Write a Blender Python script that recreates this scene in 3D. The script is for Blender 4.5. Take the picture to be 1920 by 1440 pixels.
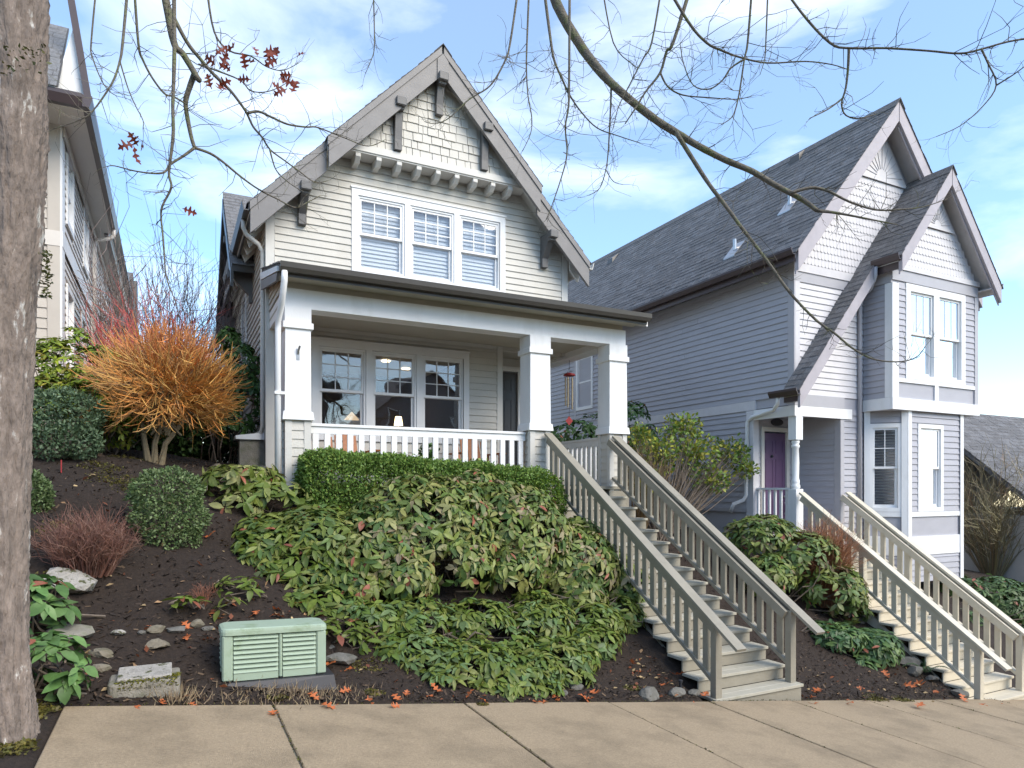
import bpy, bmesh, math, random
import numpy as np
from mathutils import Vector, Matrix
random.seed(7); rng = np.random.default_rng(7)
sc = bpy.context.scene
for o in list(bpy.data.objects): bpy.data.objects.remove(o)
C = sc.collection
R_ = math.radians
# ------------------------------------------------------------------ camera
# axes: X along the street (downhill to the right), Y into the gardens, Z up; eye level is z = 0
FPX, CPX, CPY = 1270.0, 960.0, 915.0
YAW = math.atan2(640, 1270)
cam = bpy.data.cameras.new('camera'); camo = bpy.data.objects.new('camera', cam); C.objects.link(camo)
cam.sensor_fit = 'HORIZONTAL'; cam.sensor_width = 36.0; cam.lens = FPX/1920*36.0
cam.shift_y = (CPY-720)/1920.0; cam.clip_start = .05; cam.clip_end = 3000
camo.location = (0, 0, 0); camo.rotation_euler = (R_(90), 0, -YAW)
sc.camera = camo
# ------------------------------------------------------------------ world and sun
SUN_AZ, SUN_EL = R_(152), R_(40)            # compass-like angle of the sun from +Y clockwise
w = bpy.data.worlds.new('World'); sc.world = w; w.use_nodes = True
nt = w.node_tree; nt.nodes.clear()
def N(t, typ, **k):
    n = t.nodes.new(typ)
    for a, b in k.items(): setattr(n, a, b)
    return n
sky = N(nt, 'ShaderNodeTexSky', sky_type='NISHITA', sun_disc=False)
sky.sun_elevation = SUN_EL; sky.sun_rotation = SUN_AZ; sky.altitude = 80; sky.air_density = 1.0; sky.dust_density = .35; sky.ozone_density = 2.0
tc = N(nt, 'ShaderNodeTexCoord'); mp = N(nt, 'ShaderNodeMapping'); mp.inputs['Scale'].default_value = (1.3, 1.3, 4.2); mp.inputs['Rotation'].default_value = (.12, .05, .6)
ns = N(nt, 'ShaderNodeTexNoise'); ns.inputs['Scale'].default_value = 1.55; ns.inputs['Detail'].default_value = 8; ns.inputs['Roughness'].default_value = .55; ns.inputs['Distortion'].default_value = .5
cr = N(nt, 'ShaderNodeValToRGB'); cr.color_ramp.elements[0].position = .48; cr.color_ramp.elements[1].position = .84
cr.color_ramp.elements[0].color = (.13, .13, .13, 1); cr.color_ramp.elements[1].color = (.60, .60, .60, 1)
hs = N(nt, 'ShaderNodeHueSaturation'); hs.inputs['Saturation'].default_value = 1.42
mx = N(nt, 'ShaderNodeMix', data_type='RGBA'); mx.inputs[7].default_value = (8.6, 8.9, 9.2, 1)
bg = N(nt, 'ShaderNodeBackground'); bg.inputs['Strength'].default_value = .118
ow = N(nt, 'ShaderNodeOutputWorld')
L = nt.links.new
L(tc.outputs['Generated'], mp.inputs[0]); L(mp.outputs[0], ns.inputs['Vector']); L(ns.outputs['Fac'], cr.inputs[0])
L(cr.outputs[0], mx.inputs[0]); L(sky.outputs[0], hs.inputs['Color']); L(hs.outputs[0], mx.inputs[6]); L(mx.outputs[2], bg.inputs[0]); L(bg.outputs[0], ow.inputs[0])
sd = bpy.data.lights.new('sun', 'SUN'); sd.energy = 1.45; sd.angle = R_(38); sd.color = (1, .945, .86)
so = bpy.data.objects.new('sun', sd); C.objects.link(so)
dirv = Vector((math.sin(SUN_AZ)*math.cos(SUN_EL), math.cos(SUN_AZ)*math.cos(SUN_EL), math.sin(SUN_EL)))
so.rotation_euler = (-dirv).to_track_quat('-Z', 'Y').to_euler(); so.location = dirv*40
vs = sc.view_settings; vs.view_transform = 'Standard'; vs.look = 'None'; vs.gamma = 1; vs.use_curve_mapping = False; vs.exposure = 1.44
vs.use_white_balance = True; vs.white_balance_temperature = 7000; vs.white_balance_tint = 10
cy = sc.cycles; cy.max_bounces = 6; cy.diffuse_bounces = 3; cy.glossy_bounces = 3; cy.transparent_max_bounces = 10; cy.transmission_bounces = 3
# ------------------------------------------------------------------ helpers
_R = np.array([math.cos(YAW), -math.sin(YAW), 0]); _F = np.array([math.sin(YAW), math.cos(YAW), 0]); _Z = np.array([0, 0, 1.])
def ray(x, y): return (x-CPX)/FPX*_R+_F+(CPY-y)/FPX*_Z
def onY(x, y, Y): r = ray(x, y); return Vector(r*Y/r[1])
def onX(x, y, X): r = ray(x, y); return Vector(r*X/r[0])
def onD(x, y, d): return Vector(ray(x, y)*d)
def smooth(a, b, t): t = min(1, max(0, (t-a)/(b-a))); return t*t*(3-2*t)
def tilt(X):
    if X < -14: X = -14+(X+14)*.3
    if X > 26: X = 26+(X-26)*.35
    return -.136*(X-5.56)
PY = [(-60, 2.2), (-17, .9), (-12, -.6), (-8.5, -2.45), (-6.2, -2.75), (2.6, -2.52), (3.25, -2.43), (5.86, -2.43), (6.35, -2.30), (7.0, -1.98), (8, -1.43), (9.2, -.88), (10.4, -.45), (12, -.24), (22, .2), (60, .8), (400, -4)]
def prof(Y):
    for (a, b), (c, d) in zip(PY, PY[1:]):
        if Y <= c: return b+(d-b)*(Y-a)/(c-a)
    return PY[-1][1]
def tz(X, Y):
    return prof(Y)+tilt(X)
def gnd(px, py):
    r = ray(px, py); t = 2.0
    for i in range(3000):
        p = r*t
        if p[2] <= tz(p[0], p[1]): break
        t += .01
    return Vector(p)
def swz(X): return -2.43+tilt(X)
MATS = {}
def mat(name, col, rough=.6, var=.12, scale=6, bump=0, bscale=40, spec=.5, stretch=None, attr=False, transl=0, metal=0, col2=None, c2scale=3, c2lo=.5, c2hi=.65, detail=4, streak=0):
    if name in MATS: return MATS[name]
    m = bpy.data.materials.new(name); m.use_nodes = True; t = m.node_tree; b = t.nodes['Principled BSDF']; out = t.nodes['Material Output']
    b.inputs['Roughness'].default_value = rough; b.inputs['Specular IOR Level'].default_value = spec; b.inputs['Metallic'].default_value = metal
    l = t.links.new
    tcn = N(t, 'ShaderNodeTexCoord'); mpn = N(t, 'ShaderNodeMapping'); geo = N(t, 'ShaderNodeNewGeometry')
    l(geo.outputs['Position'], mpn.inputs[0])
    if stretch: mpn.inputs['Scale'].default_value = stretch
    n1 = N(t, 'ShaderNodeTexNoise'); n1.inputs['Scale'].default_value = scale; n1.inputs['Detail'].default_value = detail; n1.inputs['Roughness'].default_value = .6
    l(mpn.outputs[0], n1.inputs['Vector'])
    ma = N(t, 'ShaderNodeMapRange'); ma.inputs['From Min'].default_value = .25; ma.inputs['From Max'].default_value = .75
    ma.inputs['To Min'].default_value = 1-var; ma.inputs['To Max'].default_value = 1+var; l(n1.outputs['Fac'], ma.inputs['Value'])
    if attr:
        at = N(t, 'ShaderNodeAttribute'); at.attribute_name = 'tint'; base = at.outputs['Color']
    else:
        rgb = N(t, 'ShaderNodeRGB'); rgb.outputs[0].default_value = (*col, 1); base = rgb.outputs[0]
    if col2:
        n2 = N(t, 'ShaderNodeTexNoise'); n2.inputs['Scale'].default_value = c2scale; n2.inputs['Detail'].default_value = 7; n2.inputs['Roughness'].default_value = .65
        l(mpn.outputs[0], n2.inputs['Vector'])
        r2 = N(t, 'ShaderNodeMapRange'); r2.inputs['From Min'].default_value = c2lo; r2.inputs['From Max'].default_value = c2hi; l(n2.outputs['Fac'], r2.inputs['Value'])
        mm = N(t, 'ShaderNodeMix', data_type='RGBA'); l(r2.outputs[0], mm.inputs[0]); l(base, mm.inputs[6]); mm.inputs[7].default_value = (*col2, 1); base = mm.outputs[2]
    ml = N(t, 'ShaderNodeVectorMath', operation='SCALE'); l(base, ml.inputs[0]); l(ma.outputs[0], ml.inputs['Scale'])
    l(ml.outputs[0], b.inputs['Base Color'])
    if bump:
        nb = N(t, 'ShaderNodeTexNoise'); nb.inputs['Scale'].default_value = bscale; nb.inputs['Detail'].default_value = 5; l(mpn.outputs[0], nb.inputs['Vector'])
        bn = N(t, 'ShaderNodeBump'); bn.inputs['Strength'].default_value = bump; bn.inputs['Distance'].default_value = .02; l(nb.outputs['Fac'], bn.inputs['Height']); l(bn.outputs[0], b.inputs['Normal'])
    if transl:
        tr = N(t, 'ShaderNodeBsdfTranslucent'); l(ml.outputs[0], tr.inputs[0]); ms = N(t, 'ShaderNodeMixShader'); ms.inputs[0].default_value = transl
        l(b.outputs[0], ms.inputs[1]); l(tr.outputs[0], ms.inputs[2]); l(ms.outputs[0], out.inputs[0])
    MATS[name] = m; return m
def glassmat(name, refl, tint=(.95, .965, .97)):
    m = bpy.data.materials.new(name); m.use_nodes = True; t = m.node_tree; t.nodes.clear(); l = t.links.new
    o = N(t, 'ShaderNodeOutputMaterial'); tr = N(t, 'ShaderNodeBsdfTransparent'); tr.inputs[0].default_value = (*tint, 1)
    g = N(t, 'ShaderNodeBsdfGlossy'); g.inputs['Roughness'].default_value = .015; g.inputs[0].default_value = (.95, .97, 1, 1)
    lw = N(t, 'ShaderNodeLayerWeight'); lw.inputs[0].default_value = .22
    r = N(t, 'ShaderNodeMapRange'); r.inputs['To Min'].default_value = refl; r.inputs['To Max'].default_value = 1; l(lw.outputs['Fresnel'], r.inputs['Value'])
    geo = N(t, 'ShaderNodeNewGeometry'); nz = N(t, 'ShaderNodeTexNoise'); nz.inputs['Scale'].default_value = 1.6; nz.inputs['Detail'].default_value = 1; l(geo.outputs['Position'], nz.inputs['Vector'])
    bp = N(t, 'ShaderNodeBump'); bp.inputs['Strength'].default_value = .35; bp.inputs['Distance'].default_value = .02; l(nz.outputs['Fac'], bp.inputs['Height']); l(bp.outputs[0], g.inputs['Normal'])
    mx = N(t, 'ShaderNodeMixShader'); l(r.outputs[0], mx.inputs[0]); l(tr.outputs[0], mx.inputs[1]); l(g.outputs[0], mx.inputs[2]); l(mx.outputs[0], o.inputs[0])
    return m
def emis(name, col, s):
    m = bpy.data.materials.new(name); m.use_nodes = True; b = m.node_tree.nodes['Principled BSDF']
    b.inputs['Base Color'].default_value = (*col, 1); b.inputs['Emission Color'].default_value = (*col, 1); b.inputs['Emission Strength'].default_value = s; return m
class MB:
    def __init__(s): s.v = []; s.f = []
    def add(s, vs, fs):
        o = len(s.v); s.v += [tuple(v) for v in vs]; s.f += [tuple(i+o for i in f) for f in fs]; return s
    def box(s, x0, x1, y0, y1, z0, z1):
        return s.add([(x0, y0, z0), (x1, y0, z0), (x1, y1, z0), (x0, y1, z0), (x0, y0, z1), (x1, y0, z1), (x1, y1, z1), (x0, y1, z1)],
              [(0, 3, 2, 1), (4, 5, 6, 7), (0, 1, 5, 4), (1, 2, 6, 5), (2, 3, 7, 6), (3, 0, 4, 7)])
    def prism(s, pts, axis, a, b):     # pts 2D polygon; extruded along axis between a and b
        n = len(pts)
        def mk(p, t): return {'X': (t, p[0], p[1]), 'Y': (p[0], t, p[1]), 'Z': (p[0], p[1], t)}[axis]
        vs = [mk(p, a) for p in pts]+[mk(p, b) for p in pts]
        return s.add(vs, [tuple(range(n)), tuple(range(2*n-1, n-1, -1))]+[(i, i+n, (i+1) % n+n, (i+1) % n) for i in range(n)])
    def hexa(s, p):                    # 8 points: bottom ring then top ring
        return s.add(p, [(0, 3, 2, 1), (4, 5, 6, 7), (0, 1, 5, 4), (1, 2, 6, 5), (2, 3, 7, 6), (3, 0, 4, 7)])
    def bar(s, a, b, wx, h, up=(0, 0, 1)):   # rectangular bar from a to b; width sideways, height along 'up'
        a, b = Vector(a), Vector(b); d = (b-a).normalized(); sd_ = d.cross(Vector(up)).normalized(); u = sd_.cross(d).normalized()
        q = []
        for p in (a, b): q += [p-sd_*wx/2-u*h/2, p+sd_*wx/2-u*h/2, p+sd_*wx/2+u*h/2, p-sd_*wx/2+u*h/2]
        return s.add(q, [(0, 3, 2, 1), (4, 5, 6, 7), (0, 1, 5, 4), (1, 2, 6, 5), (2, 3, 7, 6), (3, 0, 4, 7)])
    def tube(s, pts, rad, n=6, cap=True):
        pts = [Vector(p) for p in pts]
        if not hasattr(rad, '__len__'): rad = [rad]*len(pts)
        o = len(s.v); ref = Vector((.13, .31, .94))
        for i, p in enumerate(pts):
            d = (pts[min(i+1, len(pts)-1)]-pts[max(i-1, 0)])
            d = d.normalized() if d.length > 1e-9 else Vector((0, 0, 1))
            a = d.cross(ref)
            if a.length < .05: a = d.cross(Vector((1, 0, 0)))
            a.normalize(); b = d.cross(a)
            for k in range(n):
                t = 2*math.pi*k/n; s.v.append(tuple(p+(a*math.cos(t)+b*math.sin(t))*rad[i]))
        for i in range(len(pts)-1):
            for k in range(n): s.f.append((o+i*n+k, o+i*n+(k+1) % n, o+(i+1)*n+(k+1) % n, o+(i+1)*n+k))
        if cap: s.f.append(tuple(o+k for k in range(n))[::-1]); s.f.append(tuple(o+(len(pts)-1)*n+k for k in range(n)))
        return s
    def lathe(s, c, prof_, n=16):
        o = len(s.v)
        for r, z in prof_:
            for k in range(n): t = 2*math.pi*k/n; s.v.append((c[0]+r*math.cos(t), c[1]+r*math.sin(t), c[2]+z))
        for i in range(len(prof_)-1):
            for k in range(n): s.f.append((o+i*n+k, o+i*n+(k+1) % n, o+(i+1)*n+(k+1) % n, o+(i+1)*n+k))
        s.f.append(tuple(o+k for k in range(n))[::-1]); s.f.append(tuple(o+(len(prof_)-1)*n+k for k in range(n)))
        return s
    def build(s, name, m, parent=None, sm=False, kind=None, bev=0):
        v = np.array(s.v, float); lo = v.min(0); hi = v.max(0); c = Vector(((lo[0]+hi[0])/2, (lo[1]+hi[1])/2, lo[2]))
        me = bpy.data.meshes.new(name); me.from_pydata([tuple(Vector(p)-c) for p in s.v], [], s.f); me.update()
        me.materials.append(m)
        if sm:
            for p in me.polygons: p.use_smooth = True
        o = bpy.data.objects.new(name, me); C.objects.link(o); o.location = c
        if bev:
            bm = bmesh.new(); bm.from_mesh(me); bmesh.ops.recalc_face_normals(bm, faces=bm.faces)
            bmesh.ops.bevel(bm, geom=bm.edges[:], offset=bev, segments=1, affect='EDGES'); bm.to_mesh(me); bm.free()
        attach(o, parent)
        if kind: o['kind'] = kind
        return o
LOC = {}
def attach(o, parent):
    if parent is not None:
        o.parent = parent
        o.matrix_parent_inverse = Matrix.Translation(-wloc(parent))
def wloc(o): return Vector(o.location)      # every object's own location is in world axes, parents carry no rotation or scale
def thing(name, loc, label, cat, group=None):
    o = bpy.data.objects.new(name, None); C.objects.link(o); o.location = loc; o.empty_display_size = .2
    tag(o, label, cat, group); return o
def tag(o, label, cat, group=None, kind=None):
    o['label'] = label; o['category'] = cat
    if group: o['group'] = group
    if kind: o['kind'] = kind
    return o
def struct(o): o['kind'] = 'structure'; return o
def part(name, m, parent, fn, **k):
    b = MB(); fn(b); return b.build(name, m, parent, **k)
def bx(name, m, parent, *a, **k):
    b = MB(); b.box(*a); return b.build(name, m, parent, **k)
# many copies of one small template in one mesh, with a colour per copy
def instanced(name, tv, tf, M, P, col, m, parent=None, kind='stuff', sm=False):
    tv = np.asarray(tv, float); n = len(tv); K = len(P)
    V = (np.einsum('kij,nj->kni', M, tv)+P[:, None, :]).reshape(-1, 3)
    lens = np.array([len(f) for f in tf]); flat = np.concatenate([np.array(f) for f in tf])
    loops = (flat[None, :]+(np.arange(K)*n)[:, None]).reshape(-1)
    tot = np.tile(lens, K); start = np.concatenate([[0], np.cumsum(tot)[:-1]])
    c = Vector((float(V[:, 0].mean()), float(V[:, 1].mean()), float(V[:, 2].min())))
    me = bpy.data.meshes.new(name); me.vertices.add(len(V)); me.vertices.foreach_set('co', (V-np.array(c)).astype(np.float32).ravel())
    me.loops.add(len(loops)); me.loops.foreach_set('vertex_index', loops.astype(np.int32))
    me.polygons.add(len(tot)); me.polygons.foreach_set('loop_start', start.astype(np.int32)); me.polygons.foreach_set('loop_total', tot.astype(np.int32))
    me.update(calc_edges=True); me.validate()
    a = me.attributes.new('tint', 'FLOAT_COLOR', 'FACE')
    cc = np.ones((K, 4), np.float32); cc[:, :3] = col
    a.data.foreach_set('color', np.repeat(cc, len(tf), axis=0).ravel())
    if sm: me.polygons.foreach_set('use_smooth', np.ones(len(tot), bool))
    me.materials.append(m); o = bpy.data.objects.new(name, me); C.objects.link(o); o.location = c
    attach(o, parent)
    if kind: o['kind'] = kind
    return o
def frames(d, nrm):     # d: leaf axis (K,3), nrm: approx. normal; columns x=side, y=axis, z=normal
    d = d/np.linalg.norm(d, axis=1, keepdims=True); x = np.cross(d, nrm); x /= np.linalg.norm(x, axis=1, keepdims=True)+1e-9; z = np.cross(x, d)
    return np.stack([x, d, z], axis=2)
def leaf_tpl(L_=1., W=.42, fold=.18, droop=.25):
    st = [(0, 0), (.22, .72), (.5, 1), (.78, .66), (1, 0)]
    v = []; 
    for s, wd in st:
        z = -droop*s*s
        if wd == 0: v.append((0, s*L_, z*L_))
        else: v += [(-wd*W/2, s*L_, (z+fold*wd*W/2)*L_), (0, s*L_, z*L_), (wd*W/2, s*L_, (z+fold*wd*W/2)*L_)]
    f = [(0, 2, 1), (0, 3, 2), (1, 2, 5, 4), (2, 3, 6, 5), (4, 5, 8, 7), (5, 6, 9, 8), (7, 8, 10), (8, 9, 10)]
    return v, f
SIMPLE_LEAF = ([(0, 0, 0), (-.3, .45, .06), (0, 1, -.06), (.3, .45, .06)], [(0, 3, 2, 1)])
# ------------------------------------------------------------------ materials
m_cream = mat('cream_siding_paint', (.55, .525, .468), .55, .07, 2.2, .14, 60, col2=(.50, .47, .40), c2scale=2.4, c2lo=.5, c2hi=.8, stretch=(1, 1, .45))
m_creamtrim = mat('cream_trim_paint', (.60, .58, .53), .5, .06, 3, .08, 50)
m_white = mat('white_trim_paint', (.80, .80, .79), .45, .04, 3, .10, 40, col2=(.66, .655, .62), c2scale=2.2, c2lo=.52, c2hi=.85, stretch=(1, 1, .35))
m_taupe = mat('taupe_ceiling_paint', (.44, .41, .34), .6, .06, 3)
m_dtrim = mat('warm_grey_barge_paint', (.19, .178, .17), .5, .12, 5, .12, 40, stretch=(1, 1, 1))
m_bracket = mat('charcoal_bracket_paint', (.12, .115, .11), .5, .14, 6, .12, 40)
m_gutterd = mat('dark_bronze_gutter', (.075, .068, .06), .35, .08, 4, metal=0)
m_shing = mat('charcoal_asphalt_shingle', (.115, .112, .113), .9, .25, 9, .6, 220, col2=(.175, .17, .17), c2scale=25, c2lo=.4, c2hi=.7)
m_shing2 = mat('pale_weathered_shingle', (.15, .147, .15), .9, .2, 9, .6, 220, col2=(.21, .207, .21), c2scale=25, c2lo=.4, c2hi=.7)
m_lilac = mat('lilac_grey_siding_paint', (.41, .405, .435), .55, .06, 2.2, .12, 60, stretch=(1, 1, 3))
m_lilacw = mat('pale_lilac_scallop_paint', (.64, .62, .625), .55, .07, 5, .1, 60)
m_lilactrim = mat('lilac_grey_trim_paint', (.43, .42, .44), .5, .05, 3)
m_mauve = mat('mauve_barge_paint', (.40, .36, .375), .5, .10, 5, .1, 40)
m_gutterb = mat('plum_brown_gutter', (.065, .045, .045), .35, .08, 4)
m_purple = mat('purple_door_paint', (.115, .065, .13), .45, .05, 3)
m_doord = mat('charcoal_door_paint', (.055, .053, .055), .35, .05, 3)
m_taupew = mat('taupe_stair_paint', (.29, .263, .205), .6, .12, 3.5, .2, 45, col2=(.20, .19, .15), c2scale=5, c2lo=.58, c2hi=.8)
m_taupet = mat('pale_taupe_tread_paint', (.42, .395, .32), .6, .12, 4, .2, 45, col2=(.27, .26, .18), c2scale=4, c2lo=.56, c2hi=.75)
m_creamw = mat('cream_stair_paint', (.60, .54, .42), .6, .09, 3.5, .15, 45, col2=(.50, .45, .33), c2scale=5, c2lo=.58, c2hi=.8)
m_beige = mat('beige_siding_paint', (.52, .475, .42), .55, .06, 3)
m_beiget = mat('pale_beige_trim_paint', (.68, .64, .59), .5, .05, 3)
m_shing3 = mat('light_grey_shingle', (.17, .168, .17), .9, .2, 9, .6, 220, col2=(.25, .25, .255), c2scale=25, c2lo=.4, c2hi=.7)
m_glass = glassmat('window_glass', .07)
m_glass2 = glassmat('bright_window_glass', .05)
m_blind = mat('white_blind', (.84, .84, .84), .6, .03, 3)
m_wood = mat('orange_wood', (.36, .12, .035), .5, .2, 8, stretch=(1, 1, 6))
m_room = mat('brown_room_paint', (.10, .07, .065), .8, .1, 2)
m_conc = mat('sidewalk_concrete', (.385, .29, .185), .85, .24, 55, .7, 170, col2=(.25, .19, .12), c2scale=1.6, c2lo=.46, c2hi=.7, detail=9)
m_concg = mat('old_grey_concrete', (.25, .23, .19), .9, .2, 8, .5, 90, col2=(.16, .16, .10), c2scale=6, c2lo=.5, c2hi=.7)
m_soil = mat('dark_bark_mulch', (.030, .0185, .012), .95, .45, 38, 1.0, 160, col2=(.050, .033, .022), c2scale=30, c2lo=.45, c2hi=.7, detail=10)
m_asph = mat('asphalt', (.05, .05, .05), .9, .15, 20, .4, 200)
m_grass = mat('moss', (.10, .105, .022), .95, .35, 25, 1.0, 180, col2=(.06, .05, .02), c2scale=9, c2lo=.45, c2hi=.7)
m_rock = mat('grey_garden_rock', (.15, .142, .125), .85, .25, 9, .7, 40, col2=(.10, .095, .075), c2scale=7, c2lo=.45, c2hi=.65)
m_rockt = mat('tan_garden_rock', (.20, .172, .125), .85, .25, 9, .7, 40, col2=(.13, .115, .07), c2scale=7, c2lo=.5, c2hi=.65)
m_boulder = mat('pale_boulder', (.36, .335, .295), .9, .22, 12, .9, 50, col2=(.07, .075, .025), c2scale=14, c2lo=.52, c2hi=.6)
m_bark = mat('oak_bark', (.225, .18, .15), .95, .45, 22, 1.0, 60, col2=(.46, .44, .40), c2scale=11, c2lo=.60, c2hi=.66, stretch=(1, 1, .30), detail=10)
m_limb = mat('limb_bark', (.15, .13, .10), .9, .30, 20, .6, 60, col2=(.13, .14, .06), c2scale=10, c2lo=.5, c2hi=.65)
m_leaf = mat('leaf_tint', (1, 1, 1), .45, .22, 22, attr=True, transl=.22, spec=.35)
m_leafs = mat('small_leaf_tint', (1, 1, 1), .5, .15, 30, attr=True, transl=.2, spec=.35)
m_twig = mat('twig_tint', (1, 1, 1), .7, .2, 25, attr=True)
m_ubox = mat('mint_green_cabinet', (.34, .43, .325), .45, .06, 4, .08, 80, col2=(.19, .26, .14), c2scale=4, c2lo=.55, c2hi=.75)
m_black = mat('black_plastic', (.03, .03, .035), .5, .1, 6)
m_steel = mat('brushed_metal', (.45, .45, .45), .3, .05, 6, metal=.9)
m_chime = mat('bronze_tube', (.33, .25, .16), .35, .05, 6, metal=.7)
m_red = mat('red_paint', (.35, .03, .03), .5, .1, 6)
m_oak = mat('dead_oak_leaf', (.20, .035, .015), .55, .35, 20, transl=.2)
m_oakf = mat('fallen_oak_leaf', (.50, .135, .04), .6, .3, 20, transl=.15)
m_teal = mat('teal_glaze', (.02, .18, .20), .3, .05, 5)
m_straw = mat('straw_tint', (1, 1, 1), .85, .2, 20, attr=True)
m_lamp = emis('warm_lamp', (1, .78, .45), 2.2)
m_shade = emis('lamp_shade', (.8, .6, .4), .35)
# ------------------------------------------------------------------ ground, sidewalk, street
def axis_pts(lo, a, b, hi, fine):
    out = [lo]; g = fine*2
    x = a
    left = []
    while x > lo: left.append(x); x -= g; g *= 1.45
    mid = list(np.arange(a, b, fine)); right = []; x = b; g = fine*2
    while x < hi: right.append(x); x += g; g *= 1.45
    return sorted(set([lo]+left+mid+right+[hi]))
gx = axis_pts(-150, -4, 15, 260, .14); gy = axis_pts(-120, 4.0, 12.5, 900, .12)
V = []; F_ = []
def lump(x, y): return .028*math.sin(3.1*x+1.3*y)*math.sin(2.3*y-1.1*x)+.016*math.sin(7.7*x+2)*math.sin(6.3*y+1)+.011*math.sin(15*x+4*y)*math.sin(13*y-3*x)
for y in gy:
    for x in gx:
        z = tz(x, y)
        if y < 5.86: z -= .05 if x > -.72 or y < 3.2 else .01
        if y < 2.6: z -= .10
        if 5.9 < y < 14: z += lump(x, y)*min(1, (y-5.9)/.5)
        if 5.4 < x < 7.15 and 5.8 < y < 7.4: z = min(z, -2.433+(y-6.17)*.6286-.06)     # ground kept below both flights
        if 10.5 < x < 12.2 and 5.7 < y < 7.4: z = min(z, -3.19+(y-6.06)*.703-.06)
        V.append((x, y, z))
nx = len(gx)
for j in range(len(gy)-1):
    for i in range(nx-1): a = j*nx+i; F_.append((a, a+1, a+1+nx, a+nx))
b = MB(); b.v = V; b.f = F_; g = b.build('ground', m_soil, sm=True); struct(g)
SWY0, SWY1 = 3.3, 5.85
side = struct(part('sidewalk', m_concg, None, lambda b: b.hexa([(-.68, SWY0+.03, swz(-.68)-.16), (17, SWY0+.03, swz(17)-.16), (17, SWY1-.03, swz(17)-.16), (-.68, SWY1-.03, swz(-.68)-.16), (-.68, SWY0+.03, swz(-.68)-.022), (17, SWY0+.03, swz(17)-.022), (17, SWY1-.03, swz(17)-.022), (-.68, SWY1-.03, swz(-.68)-.022)])))
jx = [-.7, .75, 2.45, 4.07, 5.44, 6.76, 8.15, 9.6, 11.05, 12.5, 14, 15.5, 17]
for a, c in zip(jx, jx[1:]):
    a += .008; c -= .008; dz = random.uniform(-.004, .004)
    p = [(a, SWY0), (c, SWY0), (c, SWY1), (a, SWY1)]
    part('concrete_slab', m_conc, side, lambda b: b.hexa([(x, y, swz(x)-.10) for x, y in p]+[(x, y, swz(x)+dz) for x, y in p]), bev=.008)
kerb = struct(part('kerb', m_concg, None, lambda b: b.hexa([(x, y, tz(x, 2.6)+h) for h in (-.25, -.03) for x, y in ((-14, 2.55), (26, 2.55), (26, 2.72), (-14, 2.72))])))
road = struct(part('road', m_asph, None, lambda b: b.hexa([(x, y, tz(x, y)-.10+h) for h in (-.09, .02) for x, y in ((-14, -6), (26, -6), (26, 2.55), (-14, 2.55))])))
# moss beside the trunk and along the bed edge
def leafscatter(name, pts, size, cols, m, tpl=SIMPLE_LEAF, parent=None, upbias=1.2, kind='stuff', spread=1.0):
    K = len(pts); P = np.array([tuple(p) for p in pts]); d = rng.normal(size=(K, 3))*spread; d[:, 2] = np.abs(d[:, 2])*.4
    n = rng.normal(size=(K, 3))*.5; n[:, 2] += upbias
    s = size*(.6+.8*rng.random(K)); M = frames(d, n)*s[:, None, None]
    c = np.array(cols)[rng.integers(0, len(cols), K)]*(.75+.5*rng.random((K, 1)))
    return instanced(name, tpl[0], tpl[1], M, P, c, m, parent, kind)
def blobpts(n, cx, cy, rx, ry, z=.0):
    out = []
    for i in range(n):
        a = random.uniform(0, 6.283); r = math.sqrt(random.random())*(1-.3*random.random()); x = cx+rx*r*math.cos(a); y = cy+ry*r*math.sin(a); out.append((x, y, tz(x, y)+z+lump(x, y)*min(1, max(0, (y-5.9)/.5))))
    return out
mossp = []
for i in range(5): mossp += blobpts(500, -.78+random.uniform(-.25, .05), 5.0+.2*i, .2, .2, .0)
for px, py, r in [(210, 900, .35), (245, 915, .3), (130, 1000, .35), (110, 1090, .25), (1640, 1310, .25), (1185, 1290, .12), (905, 1322, .06), (700, 1300, .1), (690, 1250, .22), (1690, 1312, .2), (190, 880, .3), (240, 860, .3), (520, 1310, .1)]:
    p = gnd(px, py); mossp += blobpts(int(900*r+60), p.x, p.y, r, r*.6)
tag(leafscatter('moss', mossp, .028, [(.14, .12, .03), (.10, .10, .02), (.17, .14, .03), (.09, .075, .03)], m_leafs, upbias=.6), 'yellow green moss patches on the mulch and beside the trunk', 'moss', kind='stuff')
chips = []
for i in range(15000):
    x = random.uniform(-1.6, 10.5); y = 5.9+(random.random()**1.5)*5.6
    if 5.35 < x < 7.2 and y < 7.5: continue
    chips.append((x, y, tz(x, y)+lump(x, y)*min(1, (y-5.9)/.5)+.004))
tag(leafscatter('mulch_chips', chips, .042, [(.032, .021, .015), (.048, .031, .021), (.024, .016, .012), (.075, .048, .03), (.02, .014, .01), (.13, .085, .05)], m_straw, tpl=([(-.18, 0, 0), (.18, 0, .05), (.14, 1, .1), (-.14, 1, 0)], [(0, 1, 2, 3)]), upbias=1.4), 'dark bark chips covering the garden slope', 'mulch', kind='stuff')
jm = []
for x in jx[1:10]:
    for i in range(90): jm.append((x+random.gauss(0, .007), random.uniform(4.3, 5.86), swz(x)-.006))
for i in range(900):
    x = random.uniform(-.7, 13); jm.append((x, 5.85+abs(random.gauss(0, .02)), swz(x)-.002))
tag(leafscatter('joint_moss', jm, .018, [(.10, .10, .02), (.07, .06, .02), (.05, .04, .02), (.13, .12, .03)], m_leafs, upbias=.8), 'thin moss and dirt in the sidewalk joints and along its edge', 'moss', kind='stuff')
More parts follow.
